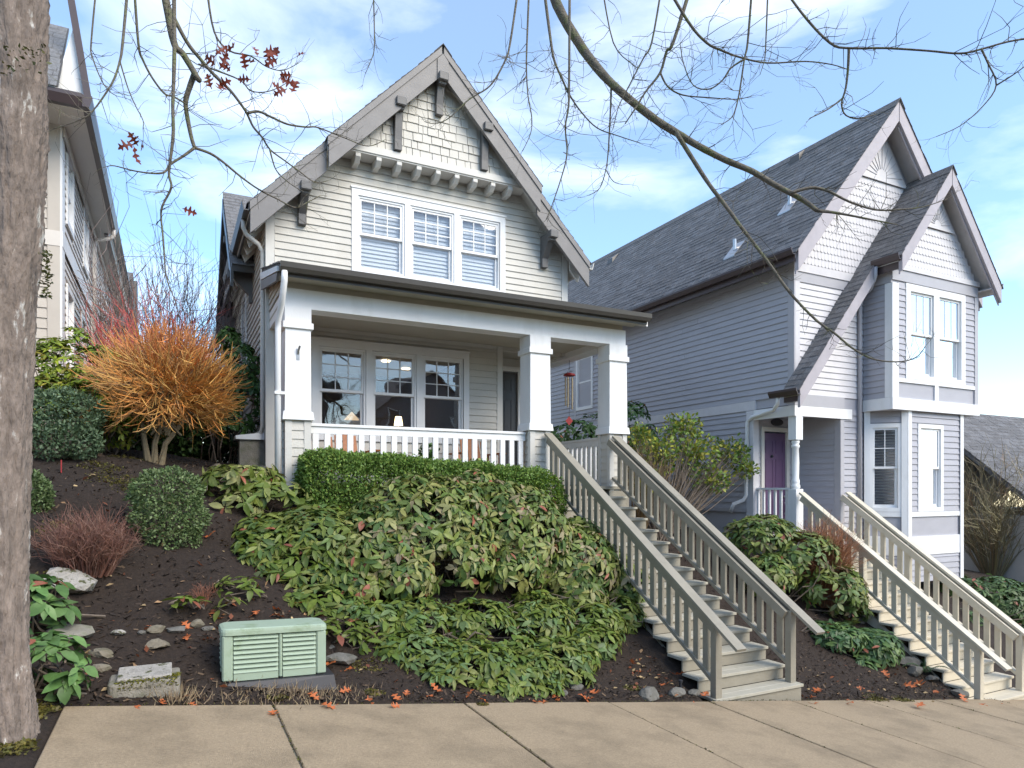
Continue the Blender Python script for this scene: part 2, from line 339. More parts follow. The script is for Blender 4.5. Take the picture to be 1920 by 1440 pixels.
# ------------------------------------------------------------------ wall and siding builders
ZV = Vector((0, 0, 1))
def siding(parent, m, O, U, Nn, u0, u1, v0, v1, ex=.12, opens=(), lim=None, name='siding_board', th=.026):
    O, U, Nn = Vector(O), Vector(U), Vector(Nn); k = 0; v = v0
    while v < v1-.02:
        va, vb = v, min(v+ex, v1); vt = min(vb+.012, v1)
        spans = [(u0, u1, u0, u1)]
        if lim:
            a0, a1 = lim(va); b0, b1 = lim(vt); s0, s1, t0, t1 = max(u0, a0), min(u1, a1), max(u0, b0), min(u1, b1); spans = [(s0, s1, t0, t1)] if s1-s0 > .03 and t1-t0 > -.3 else []
        for (oa, ob, ova, ovb) in opens:
            if min(vb, ovb)-max(va, ova) > .3*(vb-va):
                ns_ = []
                for s in spans:
                    if ob <= s[0] or oa >= s[1]: ns_.append(s); continue
                    if oa-s[0] > .03: ns_.append((s[0], oa, s[2], oa))
                    if s[1]-ob > .03: ns_.append((ob, s[1], ob, s[3]))
                spans = ns_
        sp2 = []
        for s0, s1, t0, t1 in spans:          # long courses are two boards butted end to end
            if s1-s0 > 3.0:
                cut = s0+(s1-s0)*random.uniform(.25, .75); sp2 += [(s0, cut-.0015, t0, cut-.0015), (cut+.0015, s1, cut+.0015, t1)]
            else: sp2.append((s0, s1, t0, t1))
        for s0, s1, t0, t1 in sp2:
            t1 = max(t1, t0+.01); j = random.uniform(-.0015, .0015)
            P = lambda u, vv, t: O+U*u+ZV*vv+Nn*t
            part(name, m, parent, lambda b: b.hexa([P(s0, va, 0), P(s1, va, 0), P(s1, va, th+j), P(s0, va, th+j), P(t0, vt, 0), P(t1, vt, 0), P(t1, vt, .006), P(t0, vt, .006)]))
        v += ex
def wallgrid(b, O, U, Nn, u0, u1, v0, v1, opens, th):     # backing wall with true openings
    O, U, Nn = Vector(O), Vector(U), Vector(Nn)
    us = sorted(set([u0, u1]+[min(max(x, u0), u1) for o in opens for x in o[:2]])); vs_ = sorted(set([v0, v1]+[min(max(x, v0), v1) for o in opens for x in o[2:]]))
    for ua, ub in zip(us, us[1:]):
        for va, vb in zip(vs_, vs_[1:]):
            cu, cv = (ua+ub)/2, (va+vb)/2
            if any(o[0] < cu < o[1] and o[2] < cv < o[3] for o in opens) or ub-ua < 1e-4 or vb-va < 1e-4: continue
            P = lambda u, v, t: O+U*u+ZV*v+Nn*t
            b.hexa([P(ua, va, -th), P(ub, va, -th), P(ub, va, 0), P(ua, va, 0), P(ua, vb, -th), P(ub, vb, -th), P(ub, vb, 0), P(ua, vb, 0)])
def ubox(b, O, U, Nn, u0, u1, v0, v1, t0, t1):
    O, U, Nn = Vector(O), Vector(U), Vector(Nn); P = lambda u, v, t: O+U*u+ZV*v+Nn*t
    b.hexa([P(u0, v0, t0), P(u1, v0, t0), P(u1, v0, t1), P(u0, v0, t1), P(u0, v1, t0), P(u1, v1, t0), P(u1, v1, t1), P(u0, v1, t1)])
def frame_rect(b, O, U, Nn, u0, u1, v0, v1, w_, t0, t1, wb=None):
    wb = w_ if wb is None else wb
    ubox(b, O, U, Nn, u0, u1, v1-w_, v1, t0, t1); ubox(b, O, U, Nn, u0, u1, v0, v0+wb, t0, t1)
    ubox(b, O, U, Nn, u0, u0+w_, v0+wb, v1-w_, t0, t1); ubox(b, O, U, Nn, u1-w_, u1, v0+wb, v1-w_, t0, t1)
def dh_window(win, O, U, Nn, u0, u1, v0, v1, m_s, m_g, cols=3, rows=3, slat=None, rec=-.02, slat_gap=.03, split=.5, tiltd=35):
    """double-hung sashes, panes, muntins and optional blind slats, as sub-parts of one window"""
    vm = v0+(v1-v0)*split
    part('upper_sash', m_s, win, lambda b: frame_rect(b, O, U, Nn, u0, u1, vm-.02, v1, .045, rec-.02, rec+.02, .045))
    part('lower_sash', m_s, win, lambda b: frame_rect(b, O, U, Nn, u0+.004, u1-.004, v0, vm+.018, .045, rec-.055, rec-.022, .06))
    part('window_pane', m_g, win, lambda b: ubox(b, O, U, Nn, u0+.04, u1-.04, vm+.02, v1-.04, rec-.003, rec+.003))
    part('window_pane', m_g, win, lambda b: ubox(b, O, U, Nn, u0+.04, u1-.04, v0+.05, vm-.02, rec-.042, rec-.036))
    for i in range(1, cols):
        u = u0+.045+(u1-u0-.09)*i/cols; part('muntin', m_s, win, lambda b: ubox(b, O, U, Nn, u-.008, u+.008, vm+.025, v1-.045, rec+.003, rec+.012))
    for i in range(1, rows):
        v = vm+.025+(v1-vm-.07)*i/rows; part('muntin', m_s, win, lambda b: ubox(b, O, U, Nn, u0+.045, u1-.045, v-.008, v+.008, rec+.0035, rec+.0125))
    if slat:
        v = v0+.03; t = R_(tiltd); Oo, Uu, Nv = Vector(O), Vector(U), Vector(Nn); hw = slat*.5
        while v < v1-.03:
            P = lambda u, a, e: Oo+Uu*u+ZV*(v+a*hw*math.sin(t)+e)+Nv*(rec-.095+a*hw*math.cos(t)*.9)
            part('blind_slat', m_blind, win, lambda b: b.hexa([P(u0+.03, 1, 0), P(u1-.03, 1, 0), P(u1-.03, -1, 0), P(u0+.03, -1, 0), P(u0+.03, 1, .003), P(u1-.03, 1, .003), P(u1-.03, -1, .003), P(u0+.03, -1, .003)][::1]))
            v += slat_gap
def plank_roof(parent, m, x0, x1, zf, ya, yb, ex, wid, name='shingle', keep=None, rest_name='shingle_field', m2=None, along='Y', maxn=300):
    """shingle tabs on a slope z=zf(x) running along Y (or z=zf(y) along X); x0 is the eave, x1 the ridge side"""
    L_ = abs(x1-x0)*math.hypot(1, (zf(x1)-zf(x0))/(x1-x0)); n = int(L_/ex); tabs = []
    for i in range(n):
        s0 = x0+(x1-x0)*i/n; s1 = x0+(x1-x0)*min(1, (i+1.12)/n); off = (i % 3)*wid*.37+random.uniform(0, .08); y = ya-off
        while y < yb:
            wd = wid*random.uniform(.55, 1.3); y0, y1 = max(y, ya), min(y+wd-.006, yb)
            if y1-y0 > .02:
                t = random.choice([.012, .012, .022, .026]); dr = random.uniform(0, .012)
                q = []
                sg = -1 if x1 > x0 else 1
                a_ = s0+sg*dr
                for (s, h) in ((a_, 0), (s1, -.004), (s1, .002), (a_, t)):
                    q.append((s, zf(s)+h))
                tabs.append((y0, y1, q))
            y += wd
    def mk(b, tb):
        y0, y1, q = tb
        pts = [((s, y, z) if along == 'Y' else (y, s, z)) for y in (y0, y1) for s, z in q]
        b.add(pts, [(0, 1, 2, 3), (7, 6, 5, 4), (0, 4, 5, 1), (1, 5, 6, 2), (2, 6, 7, 3), (3, 7, 4, 0)])
    if keep is not None: tabs.sort(key=keep)
    big = tabs[:maxn]; rest = tabs[maxn:]
    for tb in big: part(name, m if not m2 or random.random() < .65 else m2, parent, lambda b: mk(b, tb))
    if rest:
        b = MB()
        for tb in rest: mk(b, tb)
        o = b.build(rest_name, m, parent, kind='stuff'); o.data.materials.append(m2 or m)
        o.data.polygons.foreach_set('material_index', np.repeat(np.array([0 if random.random() < .65 else 1 for t in rest], np.int32), 6))
# ------------------------------------------------------------------ cream house
HX0, HX1, YW, YB, RC = 1.385, 6.99, 11.5, 23.0, 4.185
SL = 1.033; ZR = 7.60
def zroof(x): return ZR-SL*abs(x-RC)
house = thing('cream_house', (4.2, 11.5, -.45), 'cream two-storey house with grey gable brackets and white-columned porch', 'house')
FO, FU, FN = (0, YW, 0), (1, 0, 0), (0, -1, 0)
UPW = (2.74, 5.64, 3.58, 5.10)        # upper window trim
LOW = (2.08, 4.90, .80, 2.47)         # porch window trim
PF = .031                             # porch floor level
wall = MB()
wallgrid(wall, FO, FU, FN, HX0+.01, HX1-.01, 2.6, 4.55, [UPW], .12)
wall.prism([(HX0+.01, 4.55), (UPW[0], 4.55), (UPW[0], 5.10), (UPW[1], 5.10), (UPW[1], 4.55), (HX1-.01, 4.55), (RC+.15, ZR-.32), (RC-.15, ZR-.32)], 'Y', YW, YW+.12)
wallgrid(wall, FO, FU, FN, HX0+.01, 5.46, -.6, 2.6, [LOW], .12)
wo = wall.build('front_wall', m_cream, house)
limf = lambda v: (RC-(ZR-.30-v)/SL, RC+(ZR-.30-v)/SL)
siding(wo, m_cream, FO, FU, FN, HX0+.115, HX1-.115, 3.28, 5.62, .1195, [UPW], limf)
siding(wo, m_cream, FO, FU, FN, HX0+.115, 5.47, -.45, 2.66, .1195, [LOW])
for x0, x1, z0, z1 in ((HX0-.025, HX0+.11, -.5, 4.62), (HX1-.11, HX1+.025, 2.6, 4.62), (5.47, 5.585, PF, 2.66)):
    part('corner_board', m_creamtrim, house, lambda b: b.box(x0, x1, YW-.03, YW+.10, z0, z1))
# left side wall
SO, SU, SN = (HX0, 0, 0), (0, 1, 0), (-1, 0, 0)
lw = part('side_wall', m_cream, house, lambda b: b.box(HX0+.005, HX0+.125, YW+.125, YB, -.6, 4.62))
siding(lw, m_cream, SO, SU, SN, YW+.11, 19.5, -.45, 4.4, .1195, [(14.6, 15.6, 2.2, 4.0), (12.35, 12.85, 1.0, 1.95)])
part('side_wall', m_cream, house, lambda b: b.box(HX1-.125, HX1-.005, YW+.125, YB, 2.6, 4.62))
part('side_wall', m_cream, house, lambda b: b.box(HX1-.125, HX1-.005, 12.62, YB, -.6, 2.6))
part('back_wall', m_cream, house, lambda b: b.box(HX0+.13, HX1-.13, YB-.15, YB-.03, -.6, 4.6))
sw_ = part('side_window', m_white, house, lambda b: frame_rect(b, SO, SU, SN, 14.6, 15.6, 2.2, 4.0, .10, -.02, .035))
dh_window(sw_, SO, SU, SN, 14.7, 15.5, 2.3, 3.9, m_white, m_glass, 2, 2)
sw2 = part('side_window', m_white, house, lambda b: frame_rect(b, SO, SU, SN, 12.35, 12.85, 1.0, 1.95, .08, -.02, .035))
part('window_pane', m_glass, sw2, lambda b: ubox(b, SO, SU, SN, 12.43, 12.77, 1.08, 1.87, -.012, -.006))
part('meter_hood', m_gutterd, house, lambda b: b.prism([(HX0-.015, 1.95), (HX0-.015, 2.30), (HX0-.30, 2.12), (HX0-.30, 1.75), (HX0-.02, 1.70)], 'Y', 13.0, 13.6))
bx('foundation_pier', m_concg, house, HX0-.40, HX0-.03, YW+.15, YW+.45, -.4, .78)
part('pier_cap', m_white, house, lambda b: b.hexa([(HX0-.46, YW+.10, .781), (HX0-.03, YW+.10, .781), (HX0-.03, YW+.5, .781), (HX0-.46, YW+.5, .781), (HX0-.46, YW+.10, .84), (HX0-.03, YW+.10, .90), (HX0-.03, YW+.5, .90), (HX0-.46, YW+.5, .84)]))
bx('foundation', m_concg, house, HX0+.13, HX1-.13, YW+.13, YB-.2, -1.4, -.1)
# interior seen through the panes
bx('interior_ceiling', m_white, house, HX0+.14, 5.4, YW+.14, 15.6, 2.62, 2.66)
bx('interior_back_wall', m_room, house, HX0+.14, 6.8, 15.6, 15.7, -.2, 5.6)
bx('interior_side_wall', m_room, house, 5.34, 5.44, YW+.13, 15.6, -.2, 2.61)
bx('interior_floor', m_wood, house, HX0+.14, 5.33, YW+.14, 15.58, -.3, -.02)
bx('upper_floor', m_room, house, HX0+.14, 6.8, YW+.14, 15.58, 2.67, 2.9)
for x, y in ((3.2, 12.9), (3.95, 13.6), (4.6, 14.3)):
    part('ceiling_light', m_lamp, house, lambda b: b.lathe((x, y, 2.598), [(.001, 0), (.085, 0), (.09, .012), (.09, .02)], 12))
tl = part('table_lamp', m_lamp, house, lambda b: b.tube([(4.62, 14.9, 1.42), (4.62, 14.9, 1.62)], [.10, .07], 10))
part('lamp_stem', m_steel, tl, lambda b: b.tube([(4.62, 14.9, .8), (4.62, 14.9, 1.41)], .015, 6))
tb = part('dining_table', m_wood, house, lambda b: b.box(3.9, 5.2, 12.6, 13.5, .78, .82))
part('table_leg', m_wood, tb, lambda b: b.box(4.0, 4.06, 12.7, 12.76, -.019, .779)); part('table_leg', m_wood, tb, lambda b: b.box(5.0, 5.06, 12.7, 12.76, -.019, .779))
gl = part('reading_lamp', m_shade, house, lambda b: b.prism([(2.72, 1.20), (2.98, 1.20), (2.85, 1.34)], 'Y', 11.9, 12.0)); part('lamp_stem', m_steel, gl, lambda b: b.box(2.843, 2.857, 11.94, 11.96, .2, 1.199))
part('armchair_back', m_lilactrim, house, lambda b: b.prism([(2.48, .30), (3.22, .30), (3.22, 1.12), (3.05, 1.26), (2.85, 1.31), (2.65, 1.26), (2.48, 1.12)], 'Y', 12.12, 12.3))
# windows: three double-hung units in one white surround
def triple(name, T, glass, slat, inner_w, gap, side, top, bot, m, **k):
    u0, u1, v0, v1 = T; n = 3; wu = (u1-u0-2*side-2*gap)/3
    b = MB(); frame_rect(b, FO, FU, FN, u0, u1, v0, v1, top, -.06, .034, bot)
    for i in (0,): ubox(b, FO, FU, FN, u0+top, u0+side, v0+bot, v1-top, -.06, .033); ubox(b, FO, FU, FN, u1-side, u1-top, v0+bot, v1-top, -.06, .033)
    for i in range(2): a = u0+side+wu*(i+1)+gap*i; ubox(b, FO, FU, FN, a, a+gap, v0+bot, v1-top, -.06, .033)
    ubox(b, FO, FU, FN, u0-.015, u1+.015, v1, v1+.03, -.01, .05)
    wobj = b.build(name, m, house)
    for i in range(3):
        a = u0+side+(wu+gap)*i; unit = part('window_casing', m, wobj, lambda q: frame_rect(q, FO, FU, FN, a+.001, a+wu-.001, v0+bot+.001, v1-top-.001, .035, -.05, .012))
        dh_window(wobj, FO, FU, FN, a+.03, a+wu-.03, v0+bot+.03, v1-top-.03, m, glass, slat=slat, rec=-.025, **k)
    return wobj
m_sash2 = mat('white_paint_with_porch_shade', (.74, .735, .72), .45, .04, 3)  # darker copy of the white trim, porch shade put into its colour
triple('upper_window', UPW, m_glass2, .105, 0, .10, .10, .11, .13, m_white, slat_gap=.070, split=.50, tiltd=-62)
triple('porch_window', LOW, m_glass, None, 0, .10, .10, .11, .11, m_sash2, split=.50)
# ----- roof
rf = MB()
T_ = .17
for s in (-1, 1):
    xe = RC+s*3.10
    def slab(y0, y1, xi, xo):
        q = [(xi, zroof(xi)), (xo, zroof(xo)), (xo, zroof(xo)-T_), (xi, zroof(xi)-T_)]
        rf.prism(q, 'Y', y0, y1)
    slab(11.16, YB+.3, RC, xe); slab(11.02, 11.16, RC, RC+s*1.93)
roof = rf.build('roof', m_creamtrim, house)
for s in (-1, 1):
    plank_roof(roof, m_shing, RC+s*3.14, RC+s*.02, lambda x: zroof(x)+.004, 11.08, 16.0, .145, .32, maxn=0 if s > 0 else 0, rest_name='shingle_field')
    plank_roof(roof, m_shing, RC+s*1.96, RC+s*.02, lambda x: zroof(x)+.012, 10.93, 11.20, .145, .28, maxn=60, keep=lambda t: t[0])
part('ridge_cap', m_shing, roof, lambda b: b.prism([(RC-.16, zroof(RC+.16)+.035), (RC, ZR+.045), (RC+.16, zroof(RC+.16)+.035), (RC+.16, zroof(RC+.16)+.02), (RC, ZR+.03), (RC-.16, zroof(RC+.16)+.02)], 'Y', 10.92, YB))
# barge boards: upper pair in front, lower pair set back; each with a crown strip
def barge(y, xi, xo, s, dtop, dep, th, m, name):
    a, c = RC+s*xi, RC+s*xo
    q = [(a, zroof(a)-dtop), (c, zroof(c)-dtop), (c, zroof(c)-dtop-dep), (a, zroof(a)-dtop-dep)]
    return part(name, m, house, lambda b: b.prism(q, 'Y', y, y+th))
for s in (-1, 1):
    barge(10.955, .02, 1.93, s, .12, .36, .06, m_dtrim, 'barge_board'); barge(10.935, .02, 1.95, s, -.005, .125, .085, m_dtrim, 'barge_crown')
    barge(11.10, 1.94, 3.09, s, .12, .36, .06, m_dtrim, 'barge_board'); barge(11.08, 1.94, 3.10, s, -.005, .125, .085, m_dtrim, 'barge_crown')
    part('soffit_board', m_creamtrim, house, lambda b: b.prism([(RC+s*.3, zroof(RC+.3)-.175), (RC+s*1.9, zroof(RC+1.9)-.175), (RC+s*1.9, zroof(RC+1.9)-.195), (RC+s*.3, zroof(RC+.3)-.195)], 'Y', 11.02, 11.22))
part('peak_block', m_dtrim, house, lambda b: b.prism([(RC-.10, 7.02), (RC+.10, 7.02), (RC+.10, zroof(RC+.1)-.14), (RC, ZR-.13), (RC-.10, zroof(RC+.1)-.14)], 'Y', 10.935, 10.953))
# shingled gable projecting over corbels
GY = 11.20; GZ0 = 5.62
gw = part('gable_wall', m_cream, house, lambda b: b.prism([(RC-1.78, GZ0), (RC+1.78, GZ0), (RC+.15, ZR-.33), (RC-.15, ZR-.33)], 'Y', GY+.012, YW-.005))
limg = lambda v: (RC-(ZR-.42-v)/SL, RC+(ZR-.42-v)/SL)
for s in (-1, 1):
    part('gable_frieze', m_creamtrim, house, lambda b: b.prism([(RC+s*1.80, zroof(RC+1.8)-.17), (RC+s*.02, ZR-.19), (RC+s*.02, ZR-.33), (RC+s*1.80, zroof(RC+1.8)-.31)], 'Y', GY-.018, GY+.011))
part('corbel_band', m_creamtrim, house, lambda b: b.box(RC-1.68, RC+1.68, GY-.06, GY+.011, GZ0-.03, GZ0+.085))
part('corbel_soffit', m_creamtrim, house, lambda b: b.box(RC-1.75, RC+1.75, GY-.04, YW-.03, GZ0-.055, GZ0-.031))
for i in range(9):
    x = 2.775+.353*i
    part('corbel', m_creamtrim, house, lambda b: b.prism([(GY-.035, GZ0-.056), (YW-.02, GZ0-.056), (YW-.02, GZ0-.20), (GY+.06, GZ0-.20), (GY-.035, GZ0-.12)], 'X', x-.045, x+.045), bev=.006)
z = GZ0+.09; row = 0
while z < 6.98:
    a, c = limg(z+.06); x = a-random.uniform(0, .08)
    while x < c:
        wd = random.choice([.085, .11, .14, .17, .20, .22]); x0, x1 = max(x, a), min(x+wd-.010, c)
        if x1-x0 > .025:
            t = random.uniform(.014, .028); dz = random.uniform(-.010, .004)
            la, lb = limg(z+.165); tx0, tx1 = max(x0, la-.03), min(x1, lb+.03)
            if tx1-tx0 > .02: part('wall_shingle', m_cream, gw, lambda b: b.hexa([(x0, GY-t, z+dz), (x1, GY-t, z+dz), (x1, GY+.011, z+dz), (x0, GY+.011, z+dz), (tx0, GY-.003, z+.165), (tx1, GY-.003, z+.165), (tx1, GY+.011, z+.165), (tx0, GY+.011, z+.165)]))
        x += wd
    z += .145; row += 1
def knee(x, yf, yw, zt, zb, w_=.13):
    br = part('knee_bracket', m_bracket, house, lambda b: b.prism([(yf, zt), (yw, zt), (yw, zb), (yw-.09, zb), (yw-.09, zb+.17), (yf+.10, zt-.17), (yf+.02, zt-.17)], 'X', x-w_/2, x+w_/2), bev=.006)
    part('bracket_head', m_bracket, br, lambda b: b.box(x-w_/2-.02, x+w_/2+.02, yf-.05, yf+.09, zt-.13, zt+.01), bev=.012)
knee(RC, 10.93, GY-.02, 7.13, 6.50); knee(RC-.745, 10.95, GY-.02, 6.52, 5.72); knee(RC+.86, 10.95, GY-.02, 6.48, 5.72)
knee(1.92, 11.08, YW-.022, 4.86, 4.30); knee(6.46, 11.08, YW-.022, 4.86, 4.26)
# left eave: gutter, rafter tails, downspout
part('gutter', m_gutterd, house, lambda b: b.prism([(1.0, 4.27), (1.085, 4.27), (1.085, 4.40), (1.07, 4.40), (1.07, 4.285), (1.01, 4.285), (.985, 4.40), (.97, 4.40)], 'Y', 11.12, 15.4))
part('fascia_board', m_gutterd, house, lambda b: b.box(1.086, 1.115, 11.17, YB, 4.18, 4.36))
for i in range(12):
    y = 11.35+.42*i; part('rafter_tail', m_creamtrim, house, lambda b: b.prism([(1.116, zroof(1.116)-T_-.002), (1.38, zroof(1.38)-T_-.002), (1.38, zroof(1.38)-.42), (1.19, 4.06)], 'Y', y, y+.045))
part('gutter', m_creamtrim, house, lambda b: b.prism([(7.30, 4.27), (7.37, 4.27), (7.41, 4.40), (7.395, 4.40), (7.36, 4.285), (7.315, 4.285), (7.315, 4.40), (7.30, 4.40)], 'Y', 11.12, YB))
for i in range(5):
    y = 11.35+.42*i; part('rafter_tail', m_creamtrim, house, lambda b: b.prism([(7.00, zroof(7.0)-T_-.002), (7.26, zroof(7.26)-T_-.002), (7.18, 4.06), (7.0, zroof(7)-.42)], 'Y', y, y+.045))
part('downspout', m_creamtrim, house, lambda b: b.tube([(1.03, 11.55, 4.26), (1.03, 11.55, 4.15), (1.08, 11.57, 4.05), (1.27, 11.6, 3.93), (1.325, 11.6, 3.82), (1.325, 11.6, 1.0), (1.30, 11.62, .9), (1.2, 11.7, .84)], .036, 8), sm=True)
# cross gable on the left side
def zx(y): return 6.20-.95*abs(y-15.4)
xg = MB()
for s in (-1, 1):
    xg.prism([(15.4, zx(15.4)), (15.4+s*2.25, zx(17.65)), (15.4+s*2.25, zx(17.65)-.15), (15.4, zx(15.4)-.15)], 'X', .98, 3.0)
cg = xg.build('cross_gable_roof', m_gutterd, house)
plank_roof(cg, m_shing3, 13.12, 15.40, lambda y: zx(y)+.004, .97, 2.6, .145, .28, along='X', maxn=120, keep=lambda t: t[0])
part('cross_gable_wall', m_cream, house, lambda b: b.prism([(13.4, 4.0), (17.4, 4.0), (15.55, 6.0), (15.25, 6.0)], 'X', 1.30, 1.384))
for s in (-1, 1):
    part('barge_board', m_gutterd, house, lambda b: b.prism([(15.4+s*.02, 6.05), (15.4+s*2.27, zx(17.67)-.15), (15.4+s*2.27, zx(17.67)-.42), (15.4+s*.02, 5.78)], 'X', .965, 1.01))
for y, zt in ((14.6, 5.0), (13.5, 4.0), (17.2, 4.0)):
    part('knee_bracket', m_bracket, house, lambda b: b.prism([(.94, zt), (1.36, zt), (1.36, zt-.55), (1.30, zt-.55), (1.30, zt-.4), (1.0, zt-.12), (.94, zt-.12)], 'Y', y-.06, y+.06))
# ----- porch
YP = 9.87
bx('porch_floor', m_taupew, house, HX0+.02, 7.27, 9.83, YW-.035, PF-.05, PF)
bx('porch_floor', m_taupew, house, 5.60, 7.27, YW-.03, 12.48, PF-.05, PF)
bx('porch_skirt', m_concg, house, HX0+.06, 5.60, YP+.04, YP+.14, -1.3, PF-.052)
bx('porch_skirt', m_concg, house, 5.62, 7.20, YP+.08, YP+.16, -1.5, PF-.16)
bx('porch_side_skirt', m_concg, house, 7.12, 7.22, YP+.2, 12.4, -1.5, PF-.052)
bx('porch_ceiling', m_taupe, house, HX0+.03, 7.20, 10.15, YW-.032, 2.665, 2.70)
bx('porch_ceiling', m_taupe, house, 5.60, 7.20, YW-.028, 12.5, 2.665, 2.70)
bx('ceiling_batten', m_creamtrim, house, HX0+.12, 5.45, YW-.055, YW-.034, 2.60, 2.664)
bx('porch_beam', m_white, house, HX0+.035, 7.27, YP+.04, YP+.34, 2.545, 2.815)
bx('porch_side_beam', m_white, house, 6.96, 7.26, YP+.342, 12.5, 2.55, 2.81)
bx('porch_side_beam', m_white, house, HX0+.033, HX0+.25, YP+.342, YW-.034, 2.55, 2.80)
bx('frieze_board', m_taupe, house, HX0+.05, 7.22, YP+.06, YP+.10, 2.817, 3.02)
cheek = part('porch_cheek', m_cream, house, lambda b: b.prism([(YP+.12, 2.817), (YW-.04, 2.802), (YW-.04, 3.40), (YP+.12, 3.0)], 'X', HX0+.045, HX0+.10))
siding(cheek, m_cream, (HX0+.045, 0, 0), SU, SN, YP+.12, YW-.04, 2.83, 3.30, .105, lim=lambda v: (YP+.1+max(0, (v-2.98))*3.6, YW-.04))
# low-pitched porch roof
zp = lambda y: 3.03+.245*(y-9.50)
proof = part('porch_roof', m_shing, house, lambda b: b.prism([(9.50, zp(9.5)-.02), (YW-.035, zp(YW)-.02), (YW-.035, zp(YW)-.10), (9.50, zp(9.5)-.10)], 'X', 1.30, 7.46))
plank_roof(proof, m_shing, 9.47, YW-.03, lambda y: zp(y)-.014, 1.285, 7.475, .14, .32, along='X', maxn=60, keep=lambda t: t[2][0][0])
part('porch_soffit', m_taupe, house, lambda b: b.box(1.32, 7.44, 9.56, YP+.058, 2.90, 2.918))
part('fascia_board', m_gutterd, house, lambda b: b.box(1.31, 7.45, 9.525, 9.555, 2.86, 3.0))
part('gutter', m_gutterd, house, lambda b: b.prism([(9.522, 2.90), (9.44, 2.90), (9.405, 2.95), (9.395, 3.02), (9.41, 3.02), (9.425, 2.955), (9.45, 2.915), (9.51, 2.915), (9.51, 3.02), (9.522, 3.02)], 'X', 1.30, 7.46))
part('rake_fascia', m_white, house, lambda b: b.prism([(9.56, 2.99), (YW-.04, zp(YW)-.09), (YW-.04, zp(YW)-.20), (9.56, 2.92)], 'X', 1.275, 1.30))
part('rake_fascia', m_dtrim, house, lambda b: b.prism([(9.62, 2.918), (YW-.04, zp(YW)-.202), (YW-.04, zp(YW)-.36), (9.70, 2.83)], 'X', 1.285, 1.32))
part('rake_fascia', m_white, house, lambda b: b.prism([(9.56, 2.99), (YW-.04, zp(YW)-.09), (YW-.04, zp(YW)-.25), (9.56, 2.84)], 'X', 7.46, 7.49))
part('downspout', m_white, house, lambda b: b.tube([(1.36, 9.46, 2.91), (1.36, 9.47, 2.78), (1.345, 9.62, 2.50), (1.33, 9.84, 2.33), (1.33, 9.86, 2.2), (1.33, 9.86, -.3)], .042, 8), sm=True)
part('downspout_strap', m_white, house, lambda b: b.box(1.28, 1.425, 9.81, 9.90, 1.30, 1.34))
def column(x0, x1, dpt=.345):
    y0, y1 = YP, YP+dpt; e = .045
    col = part('porch_column', m_white, house, lambda b: b.hexa([(x0-.01, y0-.01, 1.06), (x1+.01, y0-.01, 1.06), (x1+.01, y1+.01, 1.06), (x0-.01, y1+.01, 1.06), (x0, y0, 2.543), (x1, y0, 2.543), (x1, y1, 2.543), (x0, y1, 2.543)]), bev=.004)
    part('column_base', m_white, col, lambda b: b.hexa([(x0-e, y0-e, .955), (x1+e, y0-e, .955), (x1+e, y1+e, .955), (x0-e, y1+e, .955), (x0-e*.7, y0-e*.7, 1.075), (x1+e*.7, y0-e*.7, 1.075), (x1+e*.7, y1+e*.7, 1.075), (x0-e*.7, y1+e*.7, 1.075)]), bev=.006)
    part('column_band', m_white, col, lambda b: b.box(x0-.035, x1+.035, y0-.035, y1+.035, 2.24, 2.33), bev=.006)
    part('column_head', m_white, col, lambda b: b.box(x0-.008, x1+.008, y0-.008, y1+.008, 2.331, 2.542))
    ped = part('column_pedestal', m_cream, col, lambda b: b.box(x0+.02, x1-.02, y0+.02, y1-.02, -.05, .953))
    part('pedestal_base', m_taupew, col, lambda b: b.box(x0-.03, x1+.03, y0-.03, y1+.03, -.75, -.051))
    for a, c in ((x0, x0+.085), (x1-.085, x1)):
        for p, q in ((y0, y0+.07), (y1-.07, y1)): part('pedestal_corner', m_creamtrim, col, lambda b: b.box(a-.004, c+.004, p-.004, q+.004, -.049, .952))
    z = -.04
    while z < .90:
        part('siding_board', m_cream, col, lambda b: b.hexa([(x0+.086, y0, z), (x1-.086, y0, z), (x1-.086, y0+.019, z), (x0+.086, y0+.019, z), (x0+.086, y0+.014, z+.122), (x1-.086, y0+.014, z+.122), (x1-.086, y0+.0195, z+.122), (x0+.086, y0+.0195, z+.122)]))
        part('siding_board', m_cream, col, lambda b: b.hexa([(x0, y0+.071, z), (x0+.019, y0+.071, z), (x0+.019, y1-.071, z), (x0, y1-.071, z), (x0+.014, y0+.071, z+.122), (x0+.0195, y0+.071, z+.122), (x0+.0195, y1-.071, z+.122), (x0+.014, y1-.071, z+.122)]))
        z += .122
    return col
c1 = column(1.43, 1.775); c2 = column(5.315, 5.69, .36); c3 = column(6.90, 7.265, .36)
fb = part('flag_bracket', m_steel, house, lambda b: (b.tube([(1.60, YP-.005, 1.88), (1.60, YP-.045, 1.93), (1.615, YP-.07, 1.99)], [.012, .016, .016], 8), b.box(1.578, 1.622, YP-.012, YP+.002, 1.80, 1.96)))
def railing(x0, x1, y):
    r = part('porch_railing', m_white, house, lambda b: (b.box(x0, x1, y-.045, y+.045, .895, .935), b.box(x0, x1, y-.022, y+.022, .79, .894), b.box(x0, x1, y-.022, y+.022, .08, .16)))
    n = int((x1-x0)/.165); 
    for i in range(n): x = x0+(x1-x0)*(i+.5)/n; part('baluster', m_white, r, lambda b: b.box(x-.042, x+.042, y-.02, y+.02, .161, .789))
railing(1.79, 5.30, YP+.17)
r = part('porch_side_railing', m_white, house, lambda b: (b.box(7.06, 7.15, YP+.365, 12.45, .895, .935), b.box(7.083, 7.127, YP+.365, 12.45, .79, .894), b.box(7.083, 7.127, YP+.365, 12.45, .08, .16)))
